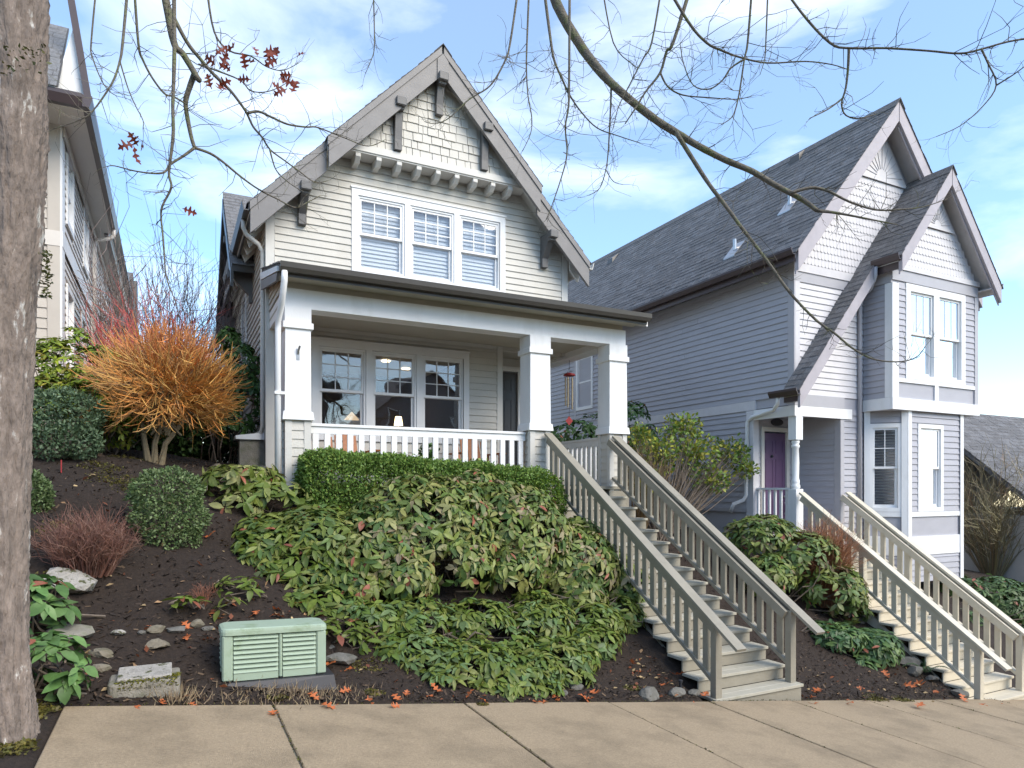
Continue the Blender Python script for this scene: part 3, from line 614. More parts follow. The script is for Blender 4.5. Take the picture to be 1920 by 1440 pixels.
for i in range(13): y = YP+.45+.165*i; part('baluster', m_white, r, lambda b: b.box(7.085, 7.125, y-.042, y+.042, .161, .789))
# entry recess with the dark door
YD = 12.5
part('entry_wall', m_cream, house, lambda b: (b.box(5.47, 5.56, YD, YD+.12, PF, 2.664), b.box(6.55, 6.985, YD, YD+.12, PF, 2.664), b.box(5.561, 6.549, YD, YD+.12, 2.46, 2.664)))
part('entry_side_wall', m_cream, house, lambda b: b.box(5.47, 5.56, YW+.125, YD-.001, PF, 2.664))
siding(house.children[-2], m_cream, (0, YD, 0), FU, FN, 6.56, 6.98, PF, 2.66, .1195)
dr = part('front_door', m_doord, house, lambda b: b.box(5.62, 6.42, YD+.03, YD+.075, PF+.02, 2.39))
part('door_frame', m_white, house, lambda b: (b.box(6.43, 6.54, YD-.03, YD+.10, PF, 2.50), b.box(5.50, 6.429, YD-.03, YD+.10, 2.40, 2.50)))
for px0, px1, z0, z1 in ((5.74, 5.98, 1.98, 2.27), (6.08, 6.32, 1.98, 2.27), (5.74, 5.98, 1.0, 1.85), (6.08, 6.32, 1.0, 1.85), (5.74, 5.98, .2, .85), (6.08, 6.32, .2, .85)):
    part('door_panel', m_doord, dr, lambda b: (frame_rect(b, (0, YD+.03, 0), FU, FN, px0, px1, z0, z1, .03, 0, .012), b.box(px0+.06, px1-.06, YD+.022, YD+.0295, z0+.06, z1-.06)))
part('door_knob', m_steel, dr, lambda b: b.lathe((6.36, YD-.005, 1.05), [(.001, -.03), (.025, -.015), (.03, 0), (.025, .015), (.001, .03)], 10))
# porch things
def adirondack(x, y, label):
    t = thing('porch_chair', (x, y, PF), label, 'chair', 'wooden chairs on the porch')
    for i in range(5): a = x-.26+.13*i; part('back_slat', m_wood, t, lambda b: b.hexa([(a-.055, y-.10, PF+.3), (a+.055, y-.10, PF+.3), (a+.055, y-.08, PF+.3), (a-.055, y-.08, PF+.3), (a-.045, y+.08, PF+.86-.03*abs(i-2)), (a+.045, y+.08, PF+.86-.03*abs(i-2)), (a+.045, y+.10, PF+.86-.03*abs(i-2)), (a-.045, y+.10, PF+.86-.03*abs(i-2))]))
    for i in range(4): b0 = y-.15-.11*i; part('seat_slat', m_wood, t, lambda b: b.box(x-.28, x+.28, b0-.05, b0+.05, PF+.30+.012*i, PF+.32+.012*i))
    for s in (-1, 1):
        part('arm_rest', m_wood, t, lambda b: b.box(x+s*.36-.06, x+s*.36+.06, y-.58, y+.06, PF+.55, PF+.575)); part('leg', m_wood, t, lambda b: b.box(x+s*.34-.02, x+s*.34+.02, y-.55, y-.46, PF+.001, PF+.549)); part('leg', m_wood, t, lambda b: b.box(x+s*.31-.02, x+s*.31+.02, y-.06, y+.02, PF+.001, PF+.549))
adirondack(2.55, 11.05, 'orange wooden porch chair behind the railing nearest the left column')
adirondack(4.75, 11.05, 'orange wooden porch chair behind the railing nearest the front door')
pot = thing('flower_pot', (3.86, 10.9, PF), 'small teal pot with a green plant between the porch chairs', 'plant pot')
part('pot', m_teal, pot, lambda b: b.lathe((3.86, 10.9, PF+.001), [(.11, 0), (.15, .28), (.17, .30), (.15, .31), (.14, .29)], 14), sm=True)
leafscatter('leaves', [(3.86+random.gauss(0, .07), 10.9+random.gauss(0, .07), PF+.33+random.random()*.35) for i in range(150)], .10, [(.05, .12, .03), (.07, .16, .04)], m_leafs, parent=pot)
wc = thing('wind_chime', (7.10, 11.6, 1.2), 'red topped wind chime with metal tubes hanging from the porch beam', 'wind chime')
cw = Vector((7.10, 11.55, 0))
part('hanging_cord', m_black, wc, lambda b: (b.tube([(cw.x, cw.y, 2.55), (cw.x, cw.y, 2.40)], .004, 4), [b.tube([(cw.x, cw.y, 2.40), (cw.x+.07*math.cos(a), cw.y+.07*math.sin(a), 2.26)], .003, 4) for a in (0, 2.1, 4.2)], b.tube([(cw.x, cw.y, 2.22), (cw.x, cw.y, 1.35)], .003, 4)))
part('top_disc', m_red, wc, lambda b: b.lathe((cw.x, cw.y, 2.23), [(.09, 0), (.12, .01), (.115, .035), (.06, .06)], 14), sm=True)
for i in range(5):
    a = i*1.257; part('chime_tube', m_chime, wc, lambda b: b.tube([(cw.x+.075*math.cos(a), cw.y+.075*math.sin(a), 2.20), (cw.x+.075*math.cos(a), cw.y+.075*math.sin(a), 1.72-.04*i)], .014, 8))
part('wind_sail', m_red, wc, lambda b: b.hexa([(cw.x+dx*(-.45)*1-.006*q, cw.y+dx*.1, 1.34+dz) for q in (0, 1) for dx, dz in ((-.16, 0), (0, -.09), (.16, 0), (0, .09))]))
# ------------------------------------------------------------------ lilac-grey house
GX0, GX1, GY1, GYB, GR = 10.62, 15.68, 9.12, 21.0, 13.15
gz = lambda x: 7.83-1.186*abs(x-GR)
lil = thing('lilac_house', (13.1, 9.2, -1.4), 'lilac grey house with scalloped gables, bay windows and a purple door', 'house')
GO, GU, GN = (0, GY1, 0), (1, 0, 0), (0, -1, 0)
LO, LU, LN = (GX0, 0, 0), (0, 1, 0), (-1, 0, 0)
gfw = part('front_wall', m_lilac, lil, lambda b: (b.prism([(GX0+.005, 1.60), (GX1, 1.60), (GX1, 4.55), (GR+.2, 7.35), (GR-.2, 7.35), (GX0+.005, 4.55)], 'Y', GY1, GY1+.12), b.box(11.97, GX1, GY1, GY1+.12, -1.6, 1.599)))
siding(gfw, m_lilacw, GO, GU, GN, GX0+.125, 12.7, 1.80, 3.95, .12, lim=lambda v: (10, 12.7))
siding(gfw, m_lilac, GO, GU, GN, 12.02, 12.62, -1.3, 1.58, .12)
swl = part('side_wall', m_lilac, lil, lambda b: (b.box(GX0+.005, GX0+.125, 10.22, GYB, -1.6, 1.599), b.box(GX0+.005, GX0+.125, GY1+.125, GYB, 1.60, 4.5)))
SWN = (15.98, 16.86, 2.25, 3.85)
siding(swl, m_lilac, LO, LU, LN, GY1+.115, GYB, 1.78, 4.36, .12, [(SWN[0], SWN[1], SWN[2], SWN[3])])
siding(swl, m_lilac, LO, LU, LN, 10.30, GYB, -.42, 1.58, .12)
part('belt_board', m_lilacw, lil, lambda b: b.box(GX0-.032, GX0+.004, 10.05, GYB, 1.585, 1.775))
part('frieze_board', m_lilactrim, lil, lambda b: b.box(GX0-.026, GX0+.004, GY1+.12, GYB, 4.30, 4.52))
part('side_wall', m_lilac, lil, lambda b: b.box(GX1-.12, GX1, GY1+.125, GYB, -1.6, 4.5))
part('back_wall', m_lilac, lil, lambda b: b.box(GX0+.13, GX1-.13, GYB-.12, GYB, -1.6, 4.5))
bx('foundation', m_black, lil, GX0+.02, GX1-.02, 10.23, GYB-.02, -2.6, -.425)
part('skirt_board', m_lilactrim, lil, lambda b: b.box(GX0-.03, GX0+.003, 10.3, GYB, -.50, -.422))
wn = part('side_window', m_white, lil, lambda b: frame_rect(b, LO, LU, LN, *SWN, .09, -.03, .032)); dh_window(wn, LO, LU, LN, SWN[0]+.09, SWN[1]-.09, SWN[2]+.09, SWN[3]-.09, m_white, m_glass, 2, 2, slat=.06, slat_gap=.055)
part('trim_board', m_lilactrim, lil, lambda b: (b.box(GX0-.026, GX0+.003, SWN[1]+.003, SWN[1]+.12, 1.78, 4.3)))
part('corner_board', m_lilactrim, lil, lambda b: b.box(GX0-.027, GX0+.004, GY1-.028, GY1+.12, 1.58, 4.42))
part('corner_board', m_lilacw, lil, lambda b: b.box(GX0+.0045, GX0+.13, GY1-.029, GY1-.001, 1.58, 4.10))
part('corner_board', m_lilacw, lil, lambda b: b.box(GX0-.03, GX0+.12, 10.10, 10.29, -1.2, 1.58))
part('frieze_board', m_lilactrim, lil, lambda b: b.box(GX0+.0045, 12.75, GY1-.03, GY1-.001, 3.95, 4.14))
part('skirt_trim', m_lilacw, lil, lambda b: b.box(GX0-.04, GX1, GY1-.05, GY1-.0305, 4.141, 4.30))
# roof
gr = MB()
for s in (-1, 1): gr.prism([(GR, gz(GR)), (GR+s*2.93, gz(GR+2.93)), (GR+s*2.93, gz(GR+2.93)-.16), (GR, gz(GR)-.16)], 'Y', 8.76, GYB+.3)
groof = gr.build('roof', m_lilacw, lil)
plank_roof(groof, m_shing, GR-2.98, GR-.01, lambda x: gz(x)+.004, 8.68, GYB+.3, .145, .30, maxn=300, keep=lambda t: t[0]-.4*t[2][0][1], m2=m_shing2)
plank_roof(groof, m_shing, GR+2.98, GR+.01, lambda x: gz(x)+.004, 8.68, 12, .145, .30, maxn=0)
part('ridge_cap', m_shing, groof, lambda b: b.prism([(GR-.15, gz(GR+.15)+.04), (GR, gz(GR)+.055), (GR+.15, gz(GR+.15)+.04), (GR+.15, gz(GR+.15)+.02), (GR, gz(GR)+.03), (GR-.15, gz(GR+.15)+.02)], 'Y', 8.67, GYB+.2))
def gbarge(par, rc, zf, xi, xo, s, dtop, dep, y, th, m, name='barge_board'):
    a, c = rc+s*xi, rc+s*xo
    part(name, m, par, lambda b: b.prism([(a, zf(a)-dtop), (c, zf(c)-dtop), (c, zf(c)-dtop-dep), (a, zf(a)-dtop-dep)], 'Y', y, y+th))
for s in (-1, 1): gbarge(lil, GR, gz, .01, 2.9, s, .0, .40, 8.70, .055, m_mauve); gbarge(lil, GR, gz, .05, 2.9, s, .10, .36, 8.755, .03, m_mauve, 'barge_backing')
def gutter(par, m, x, y0, y1, z, s=-1):
    part('gutter', m, par, lambda b: b.prism([(x, z-.11), (x+s*.08, z-.11), (x+s*.125, z-.03), (x+s*.125, z+.01), (x+s*.11, z+.01), (x+s*.10, z-.03), (x+s*.075, z-.095), (x, z-.095)], 'Y', y0, y1))
gutter(lil, m_gutterb, GR-2.94, 8.72, GYB+.2, 4.38)
part('fascia_board', m_gutterb, lil, lambda b: b.box(GR-2.938, GR-2.915, 8.757, GYB, 4.16, 4.33))
part('soffit', m_lilactrim, lil, lambda b: b.box(GR-2.91, GX0-.03, 8.76, GYB, 4.30, 4.318))
def vent(x, y, h, label_=None):
    z = gz(x); v = part('roof_vent', m_steel, groof, lambda b: (b.hexa([(x-.18, y-.16, gz(x-.18)+.02), (x+.14, y-.16, gz(x+.14)+.02), (x+.14, y+.16, gz(x+.14)+.02), (x-.18, y+.16, gz(x-.18)+.02), (x-.18, y-.16, gz(x-.18)+.05), (x+.14, y-.16, gz(x+.14)+.035), (x+.14, y+.16, gz(x+.14)+.035), (x-.18, y+.16, gz(x-.18)+.05)]), b.tube([(x, y, z), (x, y, z+h)], .045, 10)))
for px, py in ((1378, 470), (1481, 385)):
    best = None
    for i in range(200):
        x = 10.3+i*.0142; p = onX(px, py, x)
        if abs(p.z-gz(x)) < (best[0] if best else 9): best = (abs(p.z-gz(x)), x, p.y)
    vent(best[1], best[2], .24)
for px, py in ((1150, 487), (1497, 295)):
    best = None
    for i in range(200):
        x = 10.3+i*.0142; p = onX(px, py, x)
        if abs(p.z-gz(x)) < (best[0] if best else 9): best = (abs(p.z-gz(x)), x, p.y)
    x, y = best[1], best[2]
    part('roof_vent', m_gutterd, groof, lambda b: b.hexa([(x-.14, y-.14, gz(x-.14)+.02), (x+.14, y-.14, gz(x+.14)+.02), (x+.14, y+.14, gz(x+.14)+.02), (x-.14, y+.14, gz(x-.14)+.02), (x-.12, y-.12, gz(x-.12)+.16), (x+.13, y-.12, gz(x+.13)+.05), (x+.13, y+.12, gz(x+.13)+.05), (x-.12, y+.12, gz(x-.12)+.16)]))
# scalloped shingles
def scallops(par, m, y, zlo, zhi, lim, ex=.145, wd=.098, cover=None):
    z = zlo; r = 0
    while z < zhi:
        a, c = lim(z+.05); n = int((c-a)/wd)+1; off = (r % 2)*wd/2
        for i in range(-1, n+1):
            x = a+i*wd+off; x0, x1 = max(x, a), min(x+wd-.004, c)
            if x1-x0 < .03 or (cover and cover((x0+x1)/2, z)): continue
            xm, hw = (x0+x1)/2, (x1-x0)/2; pts = [(xm+hw*math.cos(t), z+.035-.035*math.sin(t)) for t in [math.pi*k/5 for k in range(6)]]
            zt = z+ex+.02; poly = [(x1, zt)]+pts+[(x0, zt)]; nn = len(poly)
            vs_ = [(p[0], y-.020+.012*(p[1]-z)/ex, p[1]) for p in poly]+[(p[0], y-.001, p[1]) for p in poly]
            part('scallop_shingle', m, par, lambda b: b.add(vs_, [tuple(range(nn))]+[(k, k+nn, (k+1) % nn+nn, (k+1) % nn) for k in range(nn)]))
        z += ex; r += 1
bz = lambda x: 6.43-1.24*abs(x-14.0)
gwl = part('gable_panel', m_lilacw, lil, lambda b: b.prism([(GX0+.1, 4.31), (GX1-.1, 4.31), (GR+.12, 7.40), (GR-.12, 7.40)], 'Y', GY1-.012, GY1-.001))
scallops(gwl, m_lilacw, GY1-.0125, 4.31, 6.28, lambda v: (max(GX0+.05, GR-(7.40-v)/1.186), min(14.4, GR+(7.40-v)/1.186)), cover=lambda x, z: z < bz(x)-.25 and x > 12.2)
def sunburst(par, xc, y, z0, hw, ztop):
    sb = part('sunburst_panel', m_lilacw, par, lambda b: (b.prism([(xc-hw, z0), (xc+hw, z0), (xc+.03, ztop), (xc-.03, ztop)], 'Y', y-.03, y), b.box(xc-hw-.02, xc+hw+.02, y-.045, y-.0305, z0-.06, z0)))
    for k in range(11):
        t = math.pi*(k+.5)/11; ax, az = math.cos(t), math.sin(t); r0, r1 = .16*hw/.75, min(.62*hw/.75, (hw-.06)/max(.05, abs(ax)+az*hw/(ztop-z0)))
        if r1 > r0+.05: part('sun_ray', m_lilactrim, sb, lambda b: b.bar((xc+ax*r0, y-.032, z0+.03+az*r0), (xc+ax*r1, y-.032, z0+.03+az*r1), .012, .016, up=(0, 1, 0)))
sunburst(lil, GR, GY1-.015, 6.40, .80, 7.36)
# ----- upper bay with its gable
BX0, BX1, BY = 12.60, 15.42, 8.49
BO = (0, BY, 0); BSO = (BX0, 0, 0)
BW = (13.00, 14.98, 2.17, 4.06)
bay = part('bay_wall', m_lilac, lil, lambda b: (wallgrid(b, BO, FU, FN, BX0+.005, BX1-.005, 1.56, 4.3, [BW], .10), b.box(BX0+.005, BX0+.10, BY+.101, GY1-.031, 1.56, 4.3), b.box(BX1-.10, BX1-.005, BY+.101, GY1-.031, 1.56, 4.3)))
siding(bay, m_lilac, BO, FU, FN, BX0+.17, BX1-.10, 2.13, 4.07, .12, [BW])
siding(bay, m_lilac, BSO, LU, LN, BY+.13, GY1-.032, 1.78, 4.02, .12)
part('bay_frieze', m_lilactrim, lil, lambda b: (b.box(BX0-.02, BX1+.02, BY-.03, BY-.001, 4.08, 4.29), b.box(BX0-.028, BX0+.004, BY-.0, GY1-.032, 4.03, 4.29)))
for x0, x1 in ((BX0-.03, BX0+.165),): part('corner_board', m_white, lil, lambda b: (b.box(x0, x1, BY-.034, BY+.0, 1.78, 4.02), b.box(x0-.001, BX0+.004, BY+.0005, BY+.125, 1.78, 4.02)))
part('corner_board', m_lilactrim, lil, lambda b: b.box(BX1-.095, BX1+.03, BY-.03, BY+.1, 1.78, 4.07))
part('bay_band', m_white, lil, lambda b: (b.box(BX0-.04, BX1+.05, BY-.045, BY-.001, 1.545, 1.775), b.box(BX0-.042, BX0+.004, BY-.0, GY1-.032, 1.545, 1.775), b.box(BX1-.0, BX1+.05, BY-.0, GY1-.032, 1.545, 1.775)))
part('bay_soffit', m_lilactrim, lil, lambda b: b.box(BX0, BX1, BY+.001, GY1-.035, 1.545, 1.558))
part('bay_rail', m_white, lil, lambda b: (b.box(BX0+.166, BX1-.096, BY-.033, BY-.001, 2.09, 2.165), b.box(13.93, 14.05, BY-.033, BY-.001, 1.776, 2.089)))
bwn = MB(); frame_rect(bwn, BO, FU, FN, BW[0], BW[1], BW[2], BW[3], .14, -.06, .033, .09); ubox(bwn, BO, FU, FN, 13.90, 14.08, BW[2]+.09, BW[3]-.14, -.06, .0325)
bwo = bwn.build('bay_window', m_white, lil)
for u0, u1 in ((13.14, 13.90), (14.08, 14.84)): dh_window(bwo, BO, FU, FN, u0, u1, BW[2]+.09, BW[3]-.14, m_white, m_glass2, 3, 1, slat=.055, slat_gap=.05, rec=-.025, tiltd=50)
bg_ = MB()
bg_.prism([(14.0, bz(14)), (15.74, bz(15.74)), (15.74, bz(15.74)-.14), (14.0, bz(14)-.14)], 'Y', 8.21, GY1-.04)
bg_.prism([(14.0, bz(14)), (12.42, bz(12.42)), (12.42, bz(12.42)-.14), (14.0, bz(14)-.14)], 'Y', 8.21, GY1-.04)
bg_.prism([(12.419, bz(12.419)), (10.30, bz(10.30)), (10.30, bz(10.30)-.14), (12.419, bz(12.419)-.14)], 'Y', 8.74, GY1-.031)
broof = bg_.build('bay_roof', m_lilacw, lil)
plank_roof(broof, m_shing, 12.38, 13.99, lambda x: bz(x)+.004, 8.14, GY1-.02, .145, .24, maxn=150, keep=lambda t: t[0], m2=m_shing2)
plank_roof(broof, m_shing, 15.78, 14.01, lambda x: bz(x)+.004, 8.14, GY1-.02, .145, .26, maxn=40, keep=lambda t: t[0])
plank_roof(broof, m_shing, 10.25, 12.38, lambda x: bz(x)+.004, 8.68, GY1-.02, .145, .17, maxn=150, keep=lambda t: t[0], m2=m_shing2)
part('ridge_cap', m_shing, broof, lambda b: b.prism([(13.87, bz(14.13)+.035), (14, bz(14)+.05), (14.13, bz(14.13)+.035), (14.13, bz(14.13)+.02), (14, bz(14)+.03), (13.87, bz(14.13)+.02)], 'Y', 8.13, GY1-.03))
for s, e in ((-1, 1.58), (1, 1.74)): gbarge(lil, 14.0, bz, .01, e, s, .0, .34, 8.155, .05, m_mauve); gbarge(lil, 14.0, bz, .05, e, s, .09, .30, 8.206, .025, m_mauve, 'barge_backing')
gbarge(lil, 14.0, bz, 1.585, 3.72, -1, .0, .34, 8.69, .05, m_mauve); gbarge(lil, 14.0, bz, 1.6, 3.70, -1, .09, .26, 8.741, .02, m_mauve, 'barge_backing')
bgp = part('gable_panel', m_lilacw, lil, lambda b: b.prism([(BX0-.02, 4.30), (BX1+.02, 4.30), (14.1, 6.05), (13.9, 6.05)], 'Y', BY-.012, BY+.08))
scallops(bgp, m_lilacw, BY-.0125, 4.40, 5.18, lambda v: (max(BX0, 14.0-(6.06-v)/1.24), min(BX1, 14.0+(6.06-v)/1.24)))
part('skirt_trim', m_lilacw, lil, lambda b: b.box(BX0-.06, BX1+.06, BY-.055, BY-.0125, 4.295, 4.40))
sunburst(lil, 14.0, BY-.015, 5.34, .52, 6.02)
gutter(lil, m_gutterb, 12.44, 8.17, 8.74, 4.46); part('fascia_board', m_gutterb, lil, lambda b: b.box(12.441, 12.47, 8.21, 8.73, 4.20, 4.37))
gutter(lil, m_gutterb, 10.30, 8.69, 9.35, 1.82); part('fascia_board', m_gutterb, lil, lambda b: b.box(10.301, 10.45, 8.76, 9.08, 1.60, 1.715))
gutter(lil, m_lilactrim, 15.72, 8.17, 9.0, 4.34, 1)
part('bay_eave_soffit', m_lilacw, lil, lambda b: (b.box(12.471, BX0-.03, 8.22, 8.73, 4.235, 4.25), b.box(BX1+.03, 15.71, 8.22, 9.0, 4.20, 4.215)))
part('downspout', m_lilactrim, lil, lambda b: b.tube([(12.36, 8.66, 4.34), (12.36, 8.67, 4.15), (12.40, 8.8, 3.95), (12.43, 9.04, 3.82), (12.43, 9.05, 3.7), (12.43, 9.05, -1.2)], .036, 8), sm=True)
part('downspout', m_white, lil, lambda b: b.tube([(10.28, 9.2, 1.72), (10.30, 9.22, 1.60), (10.50, 9.5, 1.52), (10.55, 10.1, 1.44), (10.55, 10.22, 1.36), (10.55, 10.25, -.15), (10.52, 10.3, -.25), (10.40, 10.45, -.33), (10.36, 10.5, -.5)], .04, 8), sm=True)
# ----- lower canted bay
def facet(ax, ay, cx, cy, win, label, vt=1.30, vb=-.48):
    O = Vector((ax, ay, 0)); U = Vector((cx-ax, cy-ay, 0)); Ln = U.length; U.normalize(); Nn = U.cross(ZV)
    if Nn.y > 0: Nn = -Nn
    w0, w1 = win
    wl = part('bay_facet', m_lilac, lil, lambda b: wallgrid(b, O, U, Nn, 0, Ln, -1.9, 1.544, [(w0, w1, vb, vt)], .08))
    siding(wl, m_lilac, O, U, Nn, .05, Ln-.05, vb, 1.54, .12, [(w0-.01, w1+.01, vb, vt)])
    part('bay_panel_trim', m_white, lil, lambda b: (ubox(b, O, U, Nn, .0, Ln, vb-.10, vb-.005, .001, .03), ubox(b, O, U, Nn, 0, Ln, vb-.88, vb-.50, .001, .03)))
    siding(wl, m_lilac, O, U, Nn, .05, Ln-.05, -1.9, vb-.885, .12)
    part('bay_post', m_white, lil, lambda b: (ubox(b, O, U, Nn, -.02, .09, -1.9, 1.543, .0305, .045), ubox(b, O, U, Nn, Ln-.09, Ln+.02, -1.9, 1.543, .0305, .045)))
    wb = part('bay_window', m_white, lil, lambda b: frame_rect(b, O, U, Nn, w0, w1, vb, vt, .085, -.05, .032))
    dh_window(wb, O, U, Nn, w0+.085, w1-.085, vb+.085, vt-.085, m_white, m_glass if ax < 13 else m_glass2, 2 if ax < 13 else 1, 2 if ax < 13 else 1, slat=.05, slat_gap=.058, rec=-.02, tiltd=12)
facet(12.62, 9.08, 13.15, 8.56, (.05, .68), 'l'); facet(13.16, 8.55, 14.98, 8.55, (.32, 1.16), 'f'); facet(14.99, 8.56, 15.5, 9.08, (.06, .66), 'r')
bx('bay_room_wall', m_room, lil, 11.99, 15.5, 10.3, 10.4, -1.3, 4.2)
# ----- entry porch with the purple door
EX1, EY = 11.93, 10.15
part('entry_back_wall', m_lilac, lil, lambda b: wallgrid(b, (0, EY, 0), FU, FN, GX0+.13, EX1, -1.0, 1.46, [(10.90, 11.60, -.93, 1.17)], .07))
ebw = lil.children[-1]
siding(ebw, m_lilac, (0, EY, 0), FU, FN, GX0+.14, EX1-.03, -.93, 1.45, .12, [(10.82, 11.68, -.95, 1.27)])
esw = part('entry_side_wall', m_lilac, lil, lambda b: b.box(EX1+.001, EX1+.035, GY1+.13, EY, -1.0, 1.46))
siding(esw, m_lilac, (EX1, 0, 0), LU, LN, GY1+.12, EY-.03, -.93, 1.45, .12)
bx('entry_floor', m_lilactrim, lil, GX0, EX1, GY1-.1, EY, -1.0, -.94)
bx('entry_skirt', m_lilactrim, lil, GX0+.02, EX1, GY1-.02, GY1+.06, -2.0, -1.001)
bx('entry_side_skirt', m_lilactrim, lil, GX0+.02, GX0+.08, GY1+.061, 10.1, -2.0, -1.001)
bx('entry_ceiling', m_lilactrim, lil, GX0+.03, EX1, GY1+.125, EY-.001, 1.465, 1.50)
part('entry_beam', m_white, lil, lambda b: (b.box(GX0-.035, 12.22, GY1-.05, GY1-.0305, 1.375, 1.575), b.box(GX0-.036, GX0-.0325, GY1-.049, 10.09, 1.375, 1.575), b.box(GX0-.03, EX1-.001, GY1-.03, GY1+.12, 1.40, 1.579), b.box(GX0-.03, GX0+.12, GY1+.121, 10.09, 1.40, 1.579)))
part('entry_fascia', m_lilactrim, lil, lambda b: b.box(GX0-.0275, 12.0, GY1-.045, GY1-.0305, 1.58, 1.80))
part('corner_board', m_lilactrim, lil, lambda b: (b.box(EX1-.025, EX1+.0005, GY1-.028, GY1+.115, -1.0, 1.375), b.box(EX1+.001, 12.015, GY1-.028, GY1-.001, -1.2, 1.375)))
pd = part('entry_door', m_purple, lil, lambda b: b.box(10.93, 11.57, EY+.01, EY+.05, -.93, 1.14))
for x0, x1, z0, z1 in ((11.0, 11.21, .72, 1.0), (11.29, 11.50, .72, 1.0), (11.0, 11.21, -.05, .6), (11.29, 11.50, -.05, .6), (11.0, 11.21, -.8, -.2), (11.29, 11.50, -.8, -.2)):
    part('door_panel', m_purple, pd, lambda b: frame_rect(b, (0, EY+.01, 0), FU, FN, x0, x1, z0, z1, .022, 0, .008))
part('peephole', m_black, pd, lambda b: b.lathe((11.17, EY-.002, .66), [(.001, -.035), (.03, -.02), (.036, 0), (.03, .02), (.001, .035)], 10))
part('door_handle', m_steel, pd, lambda b: (b.tube([(11.52, EY-.02, -.30), (11.52, EY-.05, -.36), (11.52, EY-.05, -.50), (11.52, EY-.01, -.55)], .014, 6), b.lathe((11.52, EY-.02, -.18), [(.001, -.03), (.03, -.015), (.03, .015), (.001, .03)], 10)))
part('door_frame', m_creamtrim, lil, lambda b: frame_rect(b, (0, EY, 0), FU, FN, 10.84, 11.66, -.94, 1.26, .085, -.02, .033, .01))
plq = part('number_plaque', m_black, lil, lambda b: b.prism([(11.28+.17*math.cos(t), 1.37+.075*math.sin(t)) for t in [k*math.pi/9 for k in range(18)]], 'Y', EY-.05, EY-.022))
px_ = MB(); e = .045; X, Y = GX0+.10, GY1+.05
px_.box(X-.095, X+.095, Y-.095, Y+.095, .92, 1.399)
post = px_.build('entry_post', m_white, lil, bev=.006)
part('turned_shaft', m_white, post, lambda b: b.lathe((X, Y, -.02), [(.07, 0), (.085, .02), (.085, .07), (.07, .09), (.075, .12), (.075, .17), (.062, .20), (.068, .50), (.058, .78), (.075, .80), (.075, .84), (.058, .86), (.075, .89), (.075, .92), (.06, .94)], 20), sm=True)
part('post_base', m_white, post, lambda b: b.box(X-.10, X+.10, Y-.10, Y+.10, -1.0, -.0195), bev=.006)
er = part('entry_railing', m_white, lil, lambda b: (b.box(X-.045, X+.045, Y+.101, 10.09, -.035, .005), b.box(X-.02, X+.02, Y+.101, 10.09, -.86, -.80)))
for i in range(6): y = Y+.2+.145*i; part('baluster', m_white, er, lambda b: b.box(X-.018, X+.018, y-.024, y+.024, -.799, -.036))
# ------------------------------------------------------------------ staircases
def stairs(name, label, x0, x1, yb, zb, run, rise, n, m_r, m_t, zr, mids, double):
    s = thing(name, ((x0+x1)/2, yb, zb-rise), label, 'stairs', None)
    zn = lambda y: zb+(y-yb)/run*rise
    for i in range(n):
        y = yb+i*run; z = zb+i*rise; a = x0; c = x1; j = random.uniform(-.003, .003)
        part('tread', m_t, s, lambda b: b.box(a-.02+j, c+.02+j, y, y+run*.49, z-.036, z), bev=.003)
        part('tread', m_t, s, lambda b: b.box(a-.02-j, c+.02-j, y+run*.505, y+run+.01, z-.036, z), bev=.003)
        low = swz(x1)-.05 if i == 0 else z-rise+.001
        part('riser', m_r, s, lambda b: b.box(a, c, y+.025, y+.045, low, z-.037))
    # carriages under the flight
    for x in (x0+.06, (x0+x1)/2, x1-.06):
        ye = yb+n*run
        part('stringer', m_r, s, lambda b: b.prism([(yb+.12, zn(yb)-.36), (yb+.12, zn(yb+.12)-.245), (ye, zn(ye)-.245), (ye, zn(ye)-.56), (yb+.5, zn(yb+.5)-.55)], 'X', x-.02, x+.02))
    ye = yb+n*run
    for side_, xr in ((-1, x0+.055), (1, x1-.055)):
        yt = ye+.02; y0 = yb+.07 if side_ < 0 else yb+.14
        capb, capt = y0-.42, yt
        hz = lambda y: zn(y)+zr
        ang = math.atan2(rise, run)
        r_ = part('handrail_cap', m_r if not double else m_r, s, lambda b: b.bar((xr+side_*.02*0+side_*.03, capb, hz(capb)), (xr+side_*.03, capt, hz(capt)), .14, .036))
        part('side_rail', m_r, s, lambda b: b.bar((xr+side_*.03, y0-.02, hz(y0-.02)-.09), (xr+side_*.03, yt, hz(yt)-.09), .04, .13))
        if side_ > 0: part('inner_rail', m_r, s, lambda b: b.bar((xr-.075, y0+.02, hz(y0+.02)-.12), (xr-.075, yt+.05, hz(yt+.05)-.12), .045, .115))
        part('bottom_rail', m_r, s, lambda b: b.bar((xr, y0+.04, zn(y0+.04)+.13), (xr, yt, zn(yt)+.13), .085, .045))
        part('newel_post', m_r, s, lambda b: b.box(xr-.045, xr+.045, y0-.045, y0+.045, (swz(xr)-.06) if side_ < 0 else zb+.001, hz(y0)-.045))
        for ym in mids: part('newel_post', m_r, s, lambda b: b.box(xr-.0455, xr+.0455, ym-.045, ym+.045, tz(xr, ym)-.1, hz(ym)-.045))
        y = y0+.16
        while y < yt-.05:
            if all(abs(y-ym) > .09 for ym in mids): part('baluster', m_r, s, lambda b: b.hexa([(xr-.019, y-.042, zn(y-.042)+.14), (xr+.019, y-.042, zn(y-.042)+.14), (xr+.019, y+.042, zn(y+.042)+.14), (xr-.019, y+.042, zn(y+.042)+.14), (xr-.019, y-.042, hz(y-.042)-.13), (xr+.019, y-.042, hz(y-.042)-.13), (xr+.019, y+.042, hz(y+.042)-.13), (xr-.019, y+.042, hz(y+.042)-.13)]))
            y += .165
    return s
